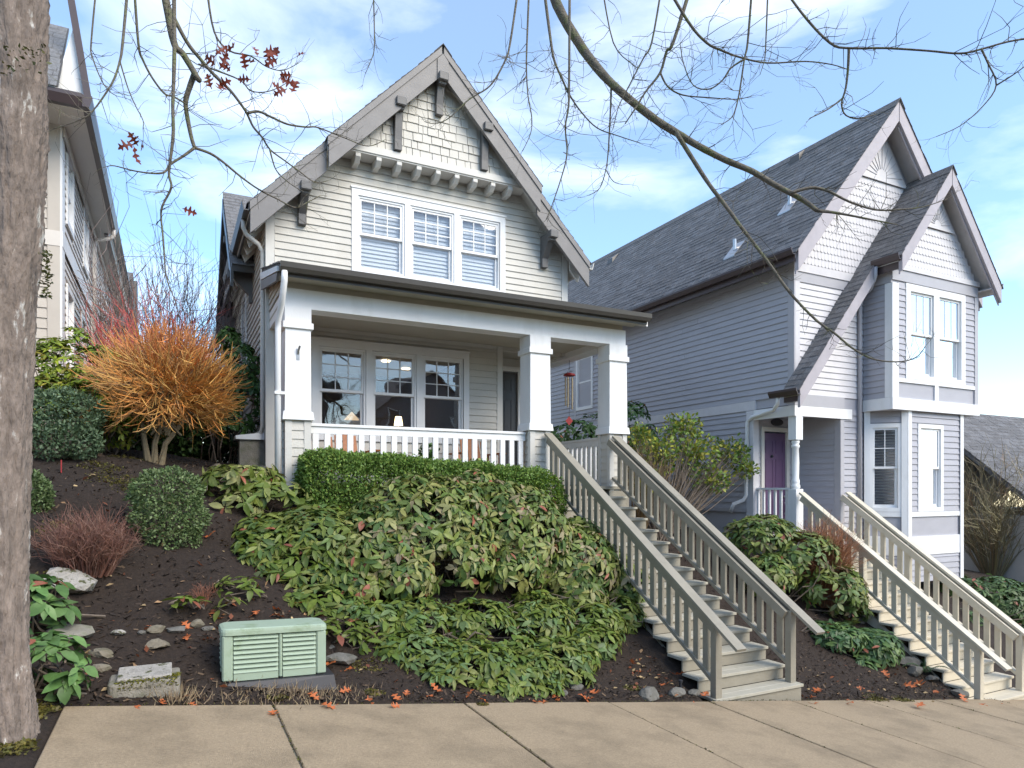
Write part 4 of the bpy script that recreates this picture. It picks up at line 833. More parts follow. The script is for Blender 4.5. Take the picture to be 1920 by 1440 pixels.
stairs('wooden_staircase', 'long taupe wooden staircase climbing to the cream house porch', 5.60, 7.01, 5.886, -2.433, .28, .176, 14, m_taupew, m_taupet, .86, [], True)
stairs('wooden_staircase', 'cream painted wooden staircase leading to the lilac house porch', 10.66, 12.02, 5.79, -3.19, .266, .187, 12, m_creamw, m_creamw, .84, [7.75], True)
# ------------------------------------------------------------------ beige house on the left
bh = thing('beige_house', (-4, 14, .6), 'beige house with dark gutters partly hidden behind the tree trunk', 'house')
BXR, BYF = -1.59, 13.0
RO, RN = (BXR, 0, 0), (1, 0, 0)
bw1, bw2 = (13.55, 14.45, 4.45, 5.75), (13.55, 14.45, 1.9, 3.45); bw3 = (16.0, 16.9, 4.45, 5.75); bw4 = (15.6, 16.5, 1.9, 3.45)
bsw = part('side_wall', m_beige, bh, lambda b: wallgrid(b, RO, LU, RN, BYF+.12, 26, 0, 6.0, [bw1, bw2, bw3, bw4], .1))
siding(bsw, m_beiget, RO, LU, RN, BYF+.28, 24.0, .4, 3.86, .125, [bw1, bw2, bw3, bw4]); siding(bsw, m_beiget, RO, LU, RN, BYF+.28, 24.0, 4.14, 5.80, .125, [bw1, bw3])
bfw = part('front_wall', m_beige, bh, lambda b: b.box(-7, BXR-.005, BYF, BYF+.118, 0, 6.0))
siding(bfw, m_beige, (0, BYF, 0), FU, FN, -4.5, BXR-.17, .4, 3.86, .165); siding(bfw, m_beige, (0, BYF, 0), FU, FN, -4.5, BXR-.17, 4.14, 5.80, .165)
part('corner_board', m_beige, bh, lambda b: b.box(BXR-.165, BXR+.004, BYF-.03, BYF-.0005, .3, 5.85)); part('corner_board', m_white, bh, lambda b: b.box(BXR+.0045, BXR+.035, BYF-.029, BYF+.27, .3, 5.85))
part('belt_board', m_beiget, bh, lambda b: (b.box(-4.5, BXR+.004, BYF-.038, BYF-.031, 3.88, 4.12))); part('belt_board', m_white, bh, lambda b: b.box(BXR+.0355, BXR+.042, BYF-.03, 24, 3.88, 4.12))
for o_ in (bw1, bw2, bw3, bw4):
    wn = part('side_window', m_white, bh, lambda b: frame_rect(b, RO, LU, RN, *o_, .10, -.05, .043)); dh_window(wn, RO, LU, RN, o_[0]+.1, o_[1]-.1, o_[2]+.1, o_[3]-.1, m_white, m_glass, 1, 1)
part('corner_board', m_beiget, bh, lambda b: b.box(BXR+.0045, BXR+.04, 17.6, 17.8, .3, 3.87)); 
part('soffit', m_beiget, bh, lambda b: (b.box(BXR+.001, -1.20, 12.25, 18.0, 5.82, 5.84), b.box(-2.4, BXR, 12.25, BYF-.04, 5.82, 5.84), b.box(BXR+.001, -1.36, 18.01, 26, 5.82, 5.84)))
part('frieze_board', m_beiget, bh, lambda b: (b.box(BXR+.043, BXR+.07, BYF, 26, 5.66, 5.818)))
for s_, (a, c, d_) in enumerate(((12.12, 18.02, -1.2), (18.03, 26, -1.36))):
    part('gutter', m_gutterb, bh, lambda b: b.prism([(d_, 5.80), (d_+.09, 5.80), (d_+.13, 5.92), (d_+.13, 5.98), (d_, 5.98)], 'Y', a, c))
part('gutter', m_gutterb, bh, lambda b: b.prism([(12.24, 5.80), (12.14, 5.80), (12.09, 5.92), (12.09, 5.98), (12.24, 5.98)], 'X', -2.35, -1.201))
part('gutter', m_gutterb, bh, lambda b: b.prism([(-2.35, 5.80), (-2.26, 5.80), (-2.22, 5.92), (-2.22, 5.98), (-2.35, 5.98)], 'Y', 9.3, 12.08))
part('wing_wall', m_beige, bh, lambda b: b.box(-6.5, -2.75, 9.8, BYF-.04, 0, 5.9)); part('soffit', m_beiget, bh, lambda b: b.box(-2.749, -2.36, 9.35, 12.24, 5.82, 5.84))
br_ = part('roof', m_gutterd, bh, lambda b: (b.prism([(-1.08, 5.99), (-1.08, 6.05), (-4.5, 9.6), (-4.5, 9.5)], 'Y', 12.9, 26), b.prism([(12.1, 5.99), (12.1, 6.03), (13.3, 7.6), (13.3, 7.55)], 'X', -5, -1.5)))
plank_roof(br_, m_shing3, 12.06, 13.3, lambda y: 6.04+1.3*(y-12.1), -3.2, -1.52, .14, .28, along='X', maxn=70, keep=lambda t: -t[1])
part('dormer_gable', m_white, bh, lambda b: b.prism([(-1.62, 6.2), (-1.20, 6.2), (-1.35, 7.3)], 'Y', 12.6, 12.68)); part('dormer_barge', m_gutterb, bh, lambda b: b.prism([(-1.20, 6.05), (-1.10, 6.05), (-1.38, 7.9), (-1.48, 7.9)], 'Y', 12.5, 12.6))
part('downspout', m_beiget, bh, lambda b: b.tube([(-1.14, 17.6, 5.79), (-1.14, 17.6, 5.66), (-1.22, 17.6, 5.58), (-1.46, 17.62, 5.52), (-1.51, 17.62, 5.42), (-1.51, 17.62, .5)], .045, 8), sm=True)
# far houses
fh = thing('distant_house', (-3, 33, 1), 'distant grey roofed house between the beige and cream houses', 'house')
p0 = onY(206, 470, 30); p1 = onY(243, 470, 30)
part('wall', m_beige, fh, lambda b: b.box(p0.x-3, p1.x-.1, 30.3, 36, 0, p0.z-2.6)); part('roof', m_shing, fh, lambda b: b.prism([(29.9, p0.z-2.7), (33, p0.z+.1), (36.2, p0.z-2.7), (36.2, p0.z-2.85), (33, p0.z-.05), (29.9, p0.z-2.85)], 'X', p0.x-3.3, p1.x))
q0 = onY(241, 525, 31); q1 = onY(257, 525, 31)
part('chimney_block', m_gutterd, fh, lambda b: b.box(q0.x, q1.x, 31, 32, 1, q0.z))
rh = thing('downhill_house', (23, 11, -3.2), 'dark roofed beige house seen past the right edge of the lilac house', 'house')
part('wall', m_beige, rh, lambda b: b.box(20.6, 30, 9.6, 16.5, -5, -.75)); rw = rh.children[-1]
siding(rw, m_beige, (0, 9.6, 0), FU, FN, 20.6, 27, -4.2, -1.0, .16, [(21.4, 23.0, -5, -1.9)])
part('roof', m_shing, rh, lambda b: b.prism([(9.1, -.95), (13.0, 2.42), (16.9, -.95), (16.9, -1.1), (13.0, 2.27), (9.1, -1.1)], 'X', 20.3, 31)); 
plank_roof(rh.children[-1], m_shing, 9.1, 13.0, lambda y: -.93+.864*(y-9.1), 20.28, 31, .17, .34, along='X', maxn=150, keep=lambda t: t[0], m2=m_shing2)
part('garage_shade_panel', m_black, rh, lambda b: b.box(21.4, 23.0, 9.55, 9.598, -5, -1.9))  # flat black panel on the wall, stands in for shade inside the open garage
# ------------------------------------------------------------------ plants
LEAF = leaf_tpl(1, .40, .22, .28); LEAFB = leaf_tpl(1, .55, .18, .35)
def leafmesh(name, tpl):
    me = bpy.data.meshes.new(name); me.from_pydata(tpl[0], [], tpl[1]); me.update(); return me
def rosette_shrub(name, label, blobs, n_ros, ll, pal, nleaf=(6, 9), tpl=LEAF, single=0, stems=40, group=None, cat='shrub', up=.55, base=None, floor=True, stemcol=(.13, .10, .075), sm=.012, under=.25, droop=.15):
    """blobs: (centre, radii). Rosettes of leaves on the outside of the union, bent stems inside it"""
    cs = np.array([tuple(b[0]) for b in blobs]); rs = np.array([b[1] for b in blobs]); area = rs[:, 0]*rs[:, 2]+rs[:, 0]*rs[:, 1]; pr = area/area.sum()
    P = []; Nn = []
    tries = 0
    while len(P) < n_ros and tries < n_ros*30:
        tries += 1; k = rng.choice(len(cs), p=pr); v = rng.normal(size=3); v /= np.linalg.norm(v)
        if v[2] < -.35 and rng.random() > under: continue
        if v[1] > .55 and rng.random() > .35: continue
        p = cs[k]+rs[k]*v*(.9+.16*rng.random())
        q = ((p-cs)/rs); dd = (q*q).sum(1); dd[k] = 9
        if dd.min() < .78: continue
        if floor and p[2] < tz(p[0], p[1])+.03: continue
        if n_ros > 300 and math.sin(p[0]*4.3+1.7*p[2])*math.sin(p[1]*3.9-2.1*p[2]+p[0])+.5*math.sin(p[0]*9.1+p[2]*8) < -.85 and rng.random() < .7: continue     # thin spots where stems show
        n = v/rs[k]; n /= np.linalg.norm(n); P.append(p); Nn.append(n)
    P = np.array(P); Nn = np.array(Nn); ctr = cs.mean(0)
    b0 = Vector(base) if base is not None else Vector((float(ctr[0]), float(ctr[1]), tz(float(ctr[0]), float(ctr[1]))))
    t = thing(name, b0, label, cat, group)
    A, NR, PP, SS, CC = [], [], [], [], []
    pal = np.array(pal)
    for p, n in zip(P, Nn):
        ax = n+np.array([0, 0, up]); ax /= np.linalg.norm(ax); k = rng.integers(*nleaf); e1 = np.cross(ax, [.3, .9, .1]); e1 /= np.linalg.norm(e1); e2 = np.cross(ax, e1); a0 = rng.random()*6.28
        base_c = pal[rng.integers(0, len(pal))]
        for i in range(k):
            a = a0+6.283*i/k+rng.normal()*.2; h = rng.uniform(.0, .55) if i % 2 else rng.uniform(-.15, .25)
            d = (e1*math.cos(a)+e2*math.sin(a))*1.0+ax*h+np.array([0, 0, -droop]); d /= np.linalg.norm(d)
            A.append(d); NR.append(ax*1.0+rng.normal(size=3)*.25); PP.append(p+d*.01*rng.random()+rng.normal(size=3)*.012); SS.append(ll*rng.choice([rng.uniform(.45, .8), rng.uniform(.75, 1.2), rng.uniform(.8, 1.25)]))
            c = base_c if rng.random() < .8 else pal[rng.integers(0, len(pal))]
            if ll > .12 and rng.random() < .022: c = np.array((.30, .10, .06))     # the odd reddened leaf
            CC.append(c*rng.uniform(.75, 1.3))
    A = np.array(A); NR = np.array(NR); PP = np.array(PP); SS = np.array(SS); CC = np.array(CC); M = frames(A, NR)*SS[:, None, None]; M[:, :, 0] *= rng.uniform(.7, 1.3, len(SS))[:, None]
    if single:
        dist = np.linalg.norm(PP, axis=1)-(PP[:, 2]-PP[:, 2].mean())*.6+rng.normal(size=len(PP))*.35; order = np.argsort(dist); one, rest = order[:single], order[single:]
        mesh_by = {}
        for i in one:
            ck = tuple(np.round(CC[i]*40)/40)
            if ck not in mesh_by:
                me = leafmesh('leaf', tpl); a = me.attributes.new('tint', 'FLOAT_COLOR', 'FACE'); a.data.foreach_set('color', np.tile(np.array([*ck, 1], np.float32), len(tpl[1]))); me.materials.append(m_leaf); mesh_by[ck] = me
            o = bpy.data.objects.new('leaf', mesh_by[ck]); C.objects.link(o); attach(o, t)
            Mi = Matrix(((*M[i][0], PP[i][0]), (*M[i][1], PP[i][1]), (*M[i][2], PP[i][2]), (0, 0, 0, 1))); o.matrix_basis = Mi
        M, PP, CC = M[rest], PP[rest], CC[rest]
    instanced('foliage', tpl[0], tpl[1], M, PP, CC, m_leaf, t)
    b = MB(); idx = rng.choice(len(P), min(stems, len(P)), replace=False)
    for i in idx:
        e = Vector(P[i]); g_ = Vector((e.x*.55+b0.x*.45+rng.normal()*.12, e.y*.55+b0.y*.45+.15+rng.normal()*.12, 0)); g_.z = tz(g_.x, g_.y)-.03
        md = g_.lerp(e, .5)+Vector((rng.normal()*.10, rng.normal()*.10, -.04+rng.normal()*.07)); m2_ = g_.lerp(e, .78)+Vector((rng.normal()*.07, rng.normal()*.07, -.05))
        b.tube([g_, md, m2_, e], [sm, sm*.8, sm*.55, sm*.3], 4, cap=False)
    if len(idx): 
        so_ = b.build('stems', mat('stem_bark', (.16, .125, .095), .85, .3, 20), t, kind='stuff')
    return t
def small_shrub(name, label, blobs, n, ls, pal, group=None, cat='shrub', stems=0, floor=True, tpl=SIMPLE_LEAF, depth=.16, gap=.35, base=None, stemcol=None, m=None):
    cs = np.array([tuple(b[0]) for b in blobs]); rs = np.array([b[1] for b in blobs]); pr = (rs[:, 0]*rs[:, 2]); pr = pr/pr.sum()
    K = n; k = rng.choice(len(cs), K, p=pr); v = rng.normal(size=(K, 3)); v /= np.linalg.norm(v, axis=1, keepdims=True)
    lum = 1+.07*np.sin(v[:, 0]*7+k)*np.sin(v[:, 2]*8+2*k)+.05*np.sin(v[:, 1]*13+v[:, 2]*11)+.035*rng.normal(size=K)
    rad = lum-depth*rng.random(K)**1.5
    P = cs[k]+rs[k]*v*rad[:, None]
    keep = np.ones(K, bool)
    for j in range(len(cs)):
        q = (P-cs[j])/rs[j]; keep &= ~((j != k) & ((q*q).sum(1) < .72))
    if floor: keep &= np.array([p[2] > tz(p[0], p[1])+.02 for p in P])
    P, v = P[keep], v[keep]; K = len(P)
    d = v+rng.normal(size=(K, 3))*.8+np.array([0, 0, .3]); nr = v+rng.normal(size=(K, 3))*.6+np.array([0, 0, .4])
    s = ls*(.6+.8*rng.random(K)); M = frames(d, nr)*s[:, None, None]
    cl = np.array(pal)[rng.integers(0, len(pal), K)]*(.7+.6*rng.random((K, 1)))
    ctr = cs.mean(0); b0 = Vector(base) if base is not None else Vector((float(ctr[0]), float(ctr[1]), tz(float(ctr[0]), float(ctr[1]))))
    t = thing(name, b0, label, cat, group)
    instanced('foliage', tpl[0], tpl[1], M, P, cl, m or m_leafs, t)
    b = MB()
    for i in rng.choice(K, min(max(stems, 14), K), replace=False):
        e = Vector(P[i]); g_ = b0+Vector((rng.normal()*.05, rng.normal()*.05, -.03)); md = g_.lerp(e, .5)+Vector((rng.normal()*.06, rng.normal()*.06, rng.normal()*.06)); b.tube([g_, md, e], [.012, .008, .003], 4, cap=False)
    b.build('stems', mat('stem_bark', (.16, .125, .095), .85, .3, 20), t, kind='stuff')
    return t
def twig_mesh(b, cols, base, e, r, bend, n=4, seg=4):
    pass
def twig_shrub(name, label, base, n, hgt, rad, cols, r0=.006, arch=.3, spread=1.0, sub=4, zshift=0, group=None, squash=1.0, bf=.12, trunk=None, cat='shrub', seg=4, droop=0, jitter=.12):
    """n stems from the base, each with side twigs; colour per stem"""
    base = Vector(base); t = thing(name, base, label, cat, group); V_, F2, Cc = [], [], []
    b = MB(); fc = []
    for i in range(n):
        a = random.uniform(0, 6.283); rr = rad*math.sqrt(random.random()); end = base+Vector((math.cos(a)*rr, math.sin(a)*rr*squash, hgt*random.uniform(.6, 1)*(1-.35*(rr/rad)**2)+zshift))
        st = base+Vector((math.cos(a)*rr*bf, math.sin(a)*rr*bf, -.03)); pts = []
        for k in range(seg+1):
            s = k/seg; p = st.lerp(end, s); p.z += arch*hgt*math.sin(s*math.pi)*.5-droop*s*s
            p += Vector((random.gauss(0, jitter), random.gauss(0, jitter), random.gauss(0, jitter*.6)))*.35*s*(hgt**.5); pts.append(p)
        c = np.array(random.choice(cols))*random.uniform(.7, 1.3); f0 = len(b.f); b.tube(pts, [r0*(1-.7*k/seg) for k in range(seg+1)], 3, cap=False)
        for j in range(sub):
            k = random.randint(1, seg-1); p = pts[k].lerp(pts[k+1], random.random()); d = (pts[k+1]-pts[k]).normalized(); ln = hgt*random.uniform(.12, .32)
            d2 = (d*1.0+Vector((random.gauss(0, .6), random.gauss(0, .6), random.gauss(.1, .5)))).normalized(); mid = p+d2*ln*.5+Vector((0, 0, random.uniform(-.02, .04))); b.tube([p, mid, mid+(d2+Vector((random.gauss(0, .3), random.gauss(0, .3), random.gauss(.15, .3)))).normalized()*ln*.5], [r0*.55, r0*.42, r0*.25], 3, cap=False)
        fc += [c]*(len(b.f)-f0)
    o = b.build('twigs', m_twig, t, kind='stuff'); at = o.data.attributes.new('tint', 'FLOAT_COLOR', 'FACE'); cc = np.ones((len(fc), 4), np.float32); cc[:, :3] = np.array(fc); at.data.foreach_set('color', cc.ravel())
    if trunk:
        for q in trunk: part('trunk', mat('shrub_trunk', (.20, .155, .09), .8, .3, 20), t, lambda b: b.tube(q[0], q[1], 7))
    return t
def B(px, py, Y, rx, rz, ry=None): return (onY(px, py, Y), (rx, ry or rx*.85, rz))
VIB = [(0.149, 0.191, 0.037), (0.191, 0.229, 0.053), (0.223, 0.25, 0.075), (0.112, 0.165, 0.032), (0.261, 0.261, 0.101), (0.165, 0.208, 0.047), (0.277, 0.234, 0.128), (0.133, 0.186, 0.047), (0.24, 0.24, 0.069), (0.083, 0.138, 0.033), (0.099, 0.154, 0.039), (0.066, 0.121, 0.031)]
VIBG = [(0.111, 0.162, 0.025), (0.137, 0.184, 0.032), (0.163, 0.2, 0.041), (0.085, 0.135, 0.022), (0.189, 0.211, 0.05), (0.124, 0.167, 0.03)]
VIBD = [(.085, .145, .04), (.11, .165, .05), (.13, .175, .06), (.06, .115, .03), (.16, .185, .07), (.18, .14, .075)]
rosette_shrub('viburnum_shrub', 'large pale yellow green leaved shrub spreading left of the taupe staircase',
  [B(800, 1015, 8.35, 1.05, .86, .95), B(935, 1020, 8.4, 1.0, .84, .95), B(1050, 1070, 8.25, .85, .66, .8), B(700, 1050, 8.1, .70, .62, .7), B(1150, 1105, 8.0, .52, .44), B(780, 935, 8.9, .45, .34), B(890, 925, 8.9, .42, .32), B(990, 960, 8.8, .42, .34), B(1080, 1010, 8.6, .40, .32), B(1135, 1060, 8.3, .36, .3), B(860, 1060, 7.55, .42, .34), B(760, 1080, 7.5, .38, .32), B(960, 1075, 7.65, .38, .32), B(1090, 1120, 7.6, .36, .28), B(700, 980, 8.6, .36, .28), B(1180, 1140, 7.6, .3, .28), B(680, 1110, 7.5, .3, .26)],
  2150, .138, VIB, nleaf=(5, 8), single=200, stems=330, up=.3, droop=.4, under=.12, base=(2.9, 8.3, tz(2.9, 8.3)))
rosette_shrub('viburnum_shrub', 'greener evergreen shrub with ribbed leaves between the clipped ball and the big pale shrub',
  [B(600, 1000, 8.6, .62, .34), B(520, 1010, 8.6, .55, .30), B(560, 1070, 8.1, .6, .32), B(660, 1090, 7.8, .45, .30), B(480, 1060, 8.2, .36, .2), B(640, 1140, 7.4, .36, .16), B(690, 1050, 8.1, .4, .35), B(600, 1130, 7.5, .4, .2), B(540, 1120, 7.7, .3, .2), B(600, 1040, 8.15, .62, .5), B(510, 1050, 8.2, .45, .36)],
  560, .14, VIBG+VIBD[:2]+VIB[:3], single=100, stems=50, base=(1.1, 8.2, tz(1.1, 8.2)))
rosette_shrub('viburnum_shrub', 'sparse evergreen shrub with long pale leaves beside the rocks at the house corner',
  [B(455, 895, 9.5, .45, .16), B(520, 930, 9.3, .42, .17), B(420, 910, 9.4, .25, .13), B(450, 945, 9.1, .25, .15)], 105, .18, VIB[:5], single=60, stems=34, base=(.75, 9.4, tz(.75, 9.4)))
rosette_shrub('low_viburnum', 'low spread of fresh green oval leaves along the sidewalk edge below the big pale shrub',
  [B(700, 1165, 7.15, .30, .22), B(780, 1165, 7.2, .42, .26), B(890, 1165, 7.15, .45, .24), B(1010, 1165, 7.2, .42, .26), B(1000, 1130, 7.5, .3, .14), B(1110, 1175, 7.3, .42, .30), B(1165, 1160, 7.4, .3, .3), B(760, 1215, 6.8, .40, .16), B(800, 1235, 6.7, .45, .20), B(850, 1270, 6.4, .4, .2), B(930, 1280, 6.3, .4, .2), B(1060, 1270, 6.35, .3, .16), B(880, 1245, 6.55, .5, .22), B(970, 1255, 6.45, .5, .20), B(1050, 1235, 6.6, .42, .22), B(1110, 1205, 6.9, .36, .2), B(920, 1210, 6.9, .5, .2), B(1000, 1290, 6.2, .3, .12)], 900, .12, VIBG+[(.11, .18, .06), (.13, .19, .07)], single=150, stems=120, base=(2.9, 6.7, tz(2.9, 6.7)))
for px, py, Y_, r, n, lab in ((640, 1185, 6.75, .26, 26, 'clump of glossy oval leaves right behind the green utility cabinet'), (350, 1145, 7.1, .12, 5, 'single leafy sprig above the rocks left of the utility cabinet'), (430, 1140, 7.2, .10, 3, 'tiny leafy sprig on the mulch behind the utility cabinet'), (450, 1100, 7.55, .2, 9, 'dark leafy sprigs at the foot of the greener shrub'), (1010, 1215, 6.9, .2, 8, 'leafy sprig standing out at the low green spread'), (690, 1210, 6.5, .10, 4, 'small leafy sprig beside the angular rock right of the cabinet')):
    g_ = gnd(px, py+14); rosette_shrub('leafy_sprig', lab, [(g_+Vector((0, 0, .09)), (r, r*.7, .10))], n, .13, VIBG[:3], nleaf=(5, 7), stems=n, base=g_, cat='plant', up=1.2)
rosette_shrub('viburnum_shrub', 'evergreen shrub with reddish tinged leaves right of the taupe staircase',
  [B(1430, 1010, 8.6, .62, .40), B(1500, 1045, 8.2, .70, .44), B(1560, 1105, 7.8, .56, .42), B(1440, 1080, 8.1, .45, .35), B(1390, 1010, 8.9, .4, .3), B(1590, 1140, 7.7, .33, .25)],
  620, .14, [(.13, .20, .05), (.16, .22, .065)]+VIBD+VIB[:6], single=80, stems=50, base=(8.6, 8.3, tz(8.6, 8.3)))
rosette_shrub('viburnum_shrub', 'drooping dark green shrub overhanging the mulch between the two staircases',
  [B(1570, 1195, 7.1, .40, .20), B(1635, 1215, 6.9, .42, .28), B(1610, 1250, 6.8, .26, .18), B(1545, 1180, 7.3, .22, .12)], 300, .135, [(.10, .17, .05), (.12, .185, .06), (.07, .135, .04), (.065, .13, .05), (.08, .145, .06), (.045, .10, .035)], single=60, stems=24, base=(8.6, 7.15, tz(8.6, 7.15)))
rosette_shrub('rhododendron', 'dense dark rhododendron to the right of the cream staircase',
  [B(1800, 1120, 9.0, .7, .5), B(1870, 1130, 8.6, .8, .55), B(1900, 1210, 8.0, .7, .55), B(1800, 1190, 8.2, .55, .5), B(1780, 1240, 7.6, .4, .45), B(1870, 1270, 7.2, .5, .4), B(1960, 1180, 8.0, .8, .6)], 560, .14, [(.07, .125, .035), (.09, .145, .045), (.11, .165, .06), (.055, .10, .03)], stems=30, base=(14.2, 8.4, tz(14.2, 8.4)))
rosette_shrub('rhododendron', 'green rhododendron showing above the porch side railing', [B(1085, 815, 13.6, .55, .35), B(1050, 820, 13.7, .35, .25), B(1115, 800, 13.5, .4, .3), B(1085, 870, 13.6, .6, .6)], 170, .15, [(.05, .11, .03), (.065, .13, .04), (.04, .09, .03)], stems=12, base=(8.6, 13.4, tz(8.6, 13.4)), floor=False)
rosette_shrub('rhododendron', 'tall rhododendron just right of the right porch column', [B(1190, 780, 12.6, .33, .35), B(1200, 830, 12.4, .45, .45), B(1190, 890, 12.4, .5, .5)], 120, .15, [(.06, .13, .04), (.075, .15, .05), (.05, .11, .035)], stems=14, base=(9.2, 12.4, tz(9.2, 12.4)), floor=False)
rosette_shrub('pieris_shrub', 'yellow green shrub against the beige house corner', [B(120, 690, 11.6, .50, .38), B(185, 700, 11.4, .45, .38), B(110, 760, 11.2, .5, .4), B(190, 770, 11.0, .5, .45), B(140, 640, 11.8, .18, .22), B(100, 650, 11.8, .12, .12), B(230, 790, 10.9, .4, .35)], 640, .10, [(.28, .34, .035), (.20, .27, .03), (.16, .24, .03), (.24, .30, .04), (.12, .18, .025), (.26, .23, .04), (.10, .15, .025)], nleaf=(7, 10), stems=50, base=(-1.2, 11.2, tz(-1.2, 11.2)), floor=False, up=.9)
rosette_shrub('evergreen_shrub', 'tall narrow evergreen shrub against the left wall of the cream house', [B(455, 690, 12.4, .30, .40), B(465, 750, 12.2, .33, .40), B(440, 800, 12.1, .28, .3), B(430, 645, 12.6, .18, .3), B(425, 780, 12.2, .25, .35)], 280, .11, [(.05, .11, .025), (.04, .09, .02), (.07, .14, .03), (.035, .08, .02)], nleaf=(6, 9), stems=24, base=(.75, 12.25, tz(.75, 12.25)), floor=False, up=.4, droop=.4)
BOX = [(0.11, 0.17, 0.06), (0.138, 0.201, 0.072), (0.171, 0.232, 0.093), (0.077, 0.129, 0.044), (0.198, 0.258, 0.111)]
small_shrub('boxwood_ball', 'clipped round boxwood standing alone on the mulch slope', [B(312, 925, 8.35, .36, .27), B(318, 970, 8.3, .37, .34), B(318, 1010, 8.25, .30, .24)], 15000, .034, BOX)
small_shrub('boxwood_ball', 'larger loose boxwood beside the tree trunk under the yellow green shrub', [B(110, 780, 10.3, .50, .33), B(90, 820, 10.2, .48, .3), B(150, 830, 10.1, .24, .2)], 12000, .042, [(.10, .16, .08), (.13, .195, .105), (.16, .225, .13), (.065, .11, .055)])
small_shrub('boxwood_ball', 'small clipped boxwood half hidden behind the tree trunk', [B(58, 935, 8.6, .18, .26)], 4500, .034, BOX)
HED = [(0.127, 0.227, 0.048), (0.151, 0.254, 0.053), (0.186, 0.289, 0.059), (0.093, 0.172, 0.035), (0.228, 0.317, 0.071)]
hb = []
for i in range(9):
    t_ = i/8; x = 1.95+3.2*t_; hb.append(((x, 9.42-.12*t_, .05-.12*t_), (.48, .36, .50)))
def hedge():
    t = thing('boxwood_hedge', (3.4, 9.4, tz(3.4, 9.4)), 'long clipped boxwood hedge running below the white porch railing', 'hedge')
    K = 68000; u = rng.random(K); face = rng.random(K); P = np.zeros((K, 3)); Nv = np.zeros((K, 3))
    X = 1.58+3.55*u; top = .50-.24*u; bot = -.75-.25*u; yc = 9.45-.12*u; hw = .36; fr = face < .5; tp = (face >= .5) & (face < .9); en = face >= .9
    a = rng.random(K); rc_ = .16
    P[:, 0] = X; P[fr, 1] = (yc-hw)[fr]; P[fr, 2] = (bot+(top-bot)*a)[fr]; Nv[fr, 1] = -1
    P[tp, 1] = (yc+hw*(2*a-1))[tp]; P[tp, 2] = top[tp]; Nv[tp, 2] = 1
    P[en, 0] = 1.58; P[en, 1] = 9.45+hw*(2*a[en]-1); P[en, 2] = -.7+1.2*rng.random(en.sum()); Nv[en, 0] = -1
    ex = np.clip((P[:, 2]-(top-rc_))/rc_, 0, 1); ey = np.clip(((yc-hw+rc_)-P[:, 1])/rc_, 0, 1); rr = np.sqrt(ex**2+ey**2); over = rr > 1
    P[over, 2] -= (ex*(1-1/np.maximum(rr, 1e-6))*rc_)[over]; P[over, 1] += (ey*(1-1/np.maximum(rr, 1e-6))*rc_)[over]
    lf = np.clip((1.58+.2-P[:, 0])/.2, 0, 1); P[:, 2] -= .10*lf**2; P[:, 1] += .12*lf**2*(Nv[:, 1] < 0)
    lump_ = .03*np.sin(P[:, 0]*5)*np.sin(P[:, 2]*7+P[:, 1]*6)+.022*np.sin(P[:, 0]*13+1)*np.sin(P[:, 2]*15)+.012*rng.normal(size=K)
    P += Nv*(lump_-.26*rng.random(K)**2.2)[:, None]; P[:, 2] += .05*(rng.random(K)**9)
    d = Nv+rng.normal(size=(K, 3))*.8+np.array([0, 0, .35]); nr = Nv+rng.normal(size=(K, 3))*.6+np.array([0, 0, .4]); s = .040*(.6+.8*rng.random(K)); M = frames(d, nr)*s[:, None, None]
    cl = np.array(HED)[rng.integers(0, len(HED), K)]*(.7+.6*rng.random((K, 1)))
    instanced('foliage', SIMPLE_LEAF[0], SIMPLE_LEAF[1], M, P, cl, m_leafs, t)
    b = MB()
    for i in range(40): x = random.uniform(1.7, 5); b.tube([(x, 9.4, tz(x, 9.4)-.05), (x+random.gauss(0, .08), 9.4+random.gauss(0, .08), -.2), (x+random.gauss(0, .15), 9.4+random.gauss(0, .15), .25)], [.012, .009, .004], 4, cap=False)
    b.build('stems', mat('stem_bark', (.16, .125, .095), .85, .3, 20), t, kind='stuff')
hedge()
small_shrub('boxwood_mound', 'rounded yellow green end of the clipped hedge beside the staircase', [((5.12, 9.25, -.20), (.42, .42, .46))], 9000, .034, [(.13, .21, .02), (.10, .19, .025), (.16, .24, .03), (.07, .15, .025)], cat='hedge')
small_shrub('leafy_shrub', 'tall open light green shrub with twiggy stems in front of the lilac house wall', [B(1230, 850, 10.3, .42, .45), B(1300, 850, 10.2, .5, .45), B(1370, 850, 10.1, .4, .32), B(1280, 800, 10.4, .4, .25), B(1330, 900, 10.0, .45, .25), B(1400, 880, 10.0, .22, .16), B(1215, 910, 10.0, .3, .25), B(1200, 820, 10.4, .2, .3)], 3600, .085, [(.17, .27, .05), (.22, .30, .05), (.13, .22, .045), (.30, .32, .045), (.36, .33, .05), (.10, .18, .04)], stems=260, depth=.85, base=(8.1, 10.0, tz(8.1, 10.0)), floor=False)
twig_shrub('bare_shrub', 'brown dry stems at the left side of the light green shrub', (7.75, 10.1, tz(7.75, 10.1)), 90, 1.7, .55, [(.20, .13, .06), (.16, .10, .05), (.24, .16, .07)], r0=.006, sub=5)
small_shrub('yellow_shrub', 'small yellow green bush at the foot of the downhill house', [B(1830, 1060, 12.5, .5, .35), B(1800, 1075, 12.0, .4, .3)], 2500, .09, [(.22, .26, .03), (.17, .22, .03), (.12, .17, .03)], floor=False, base=(18.5, 12, tz(18.5, 12)))
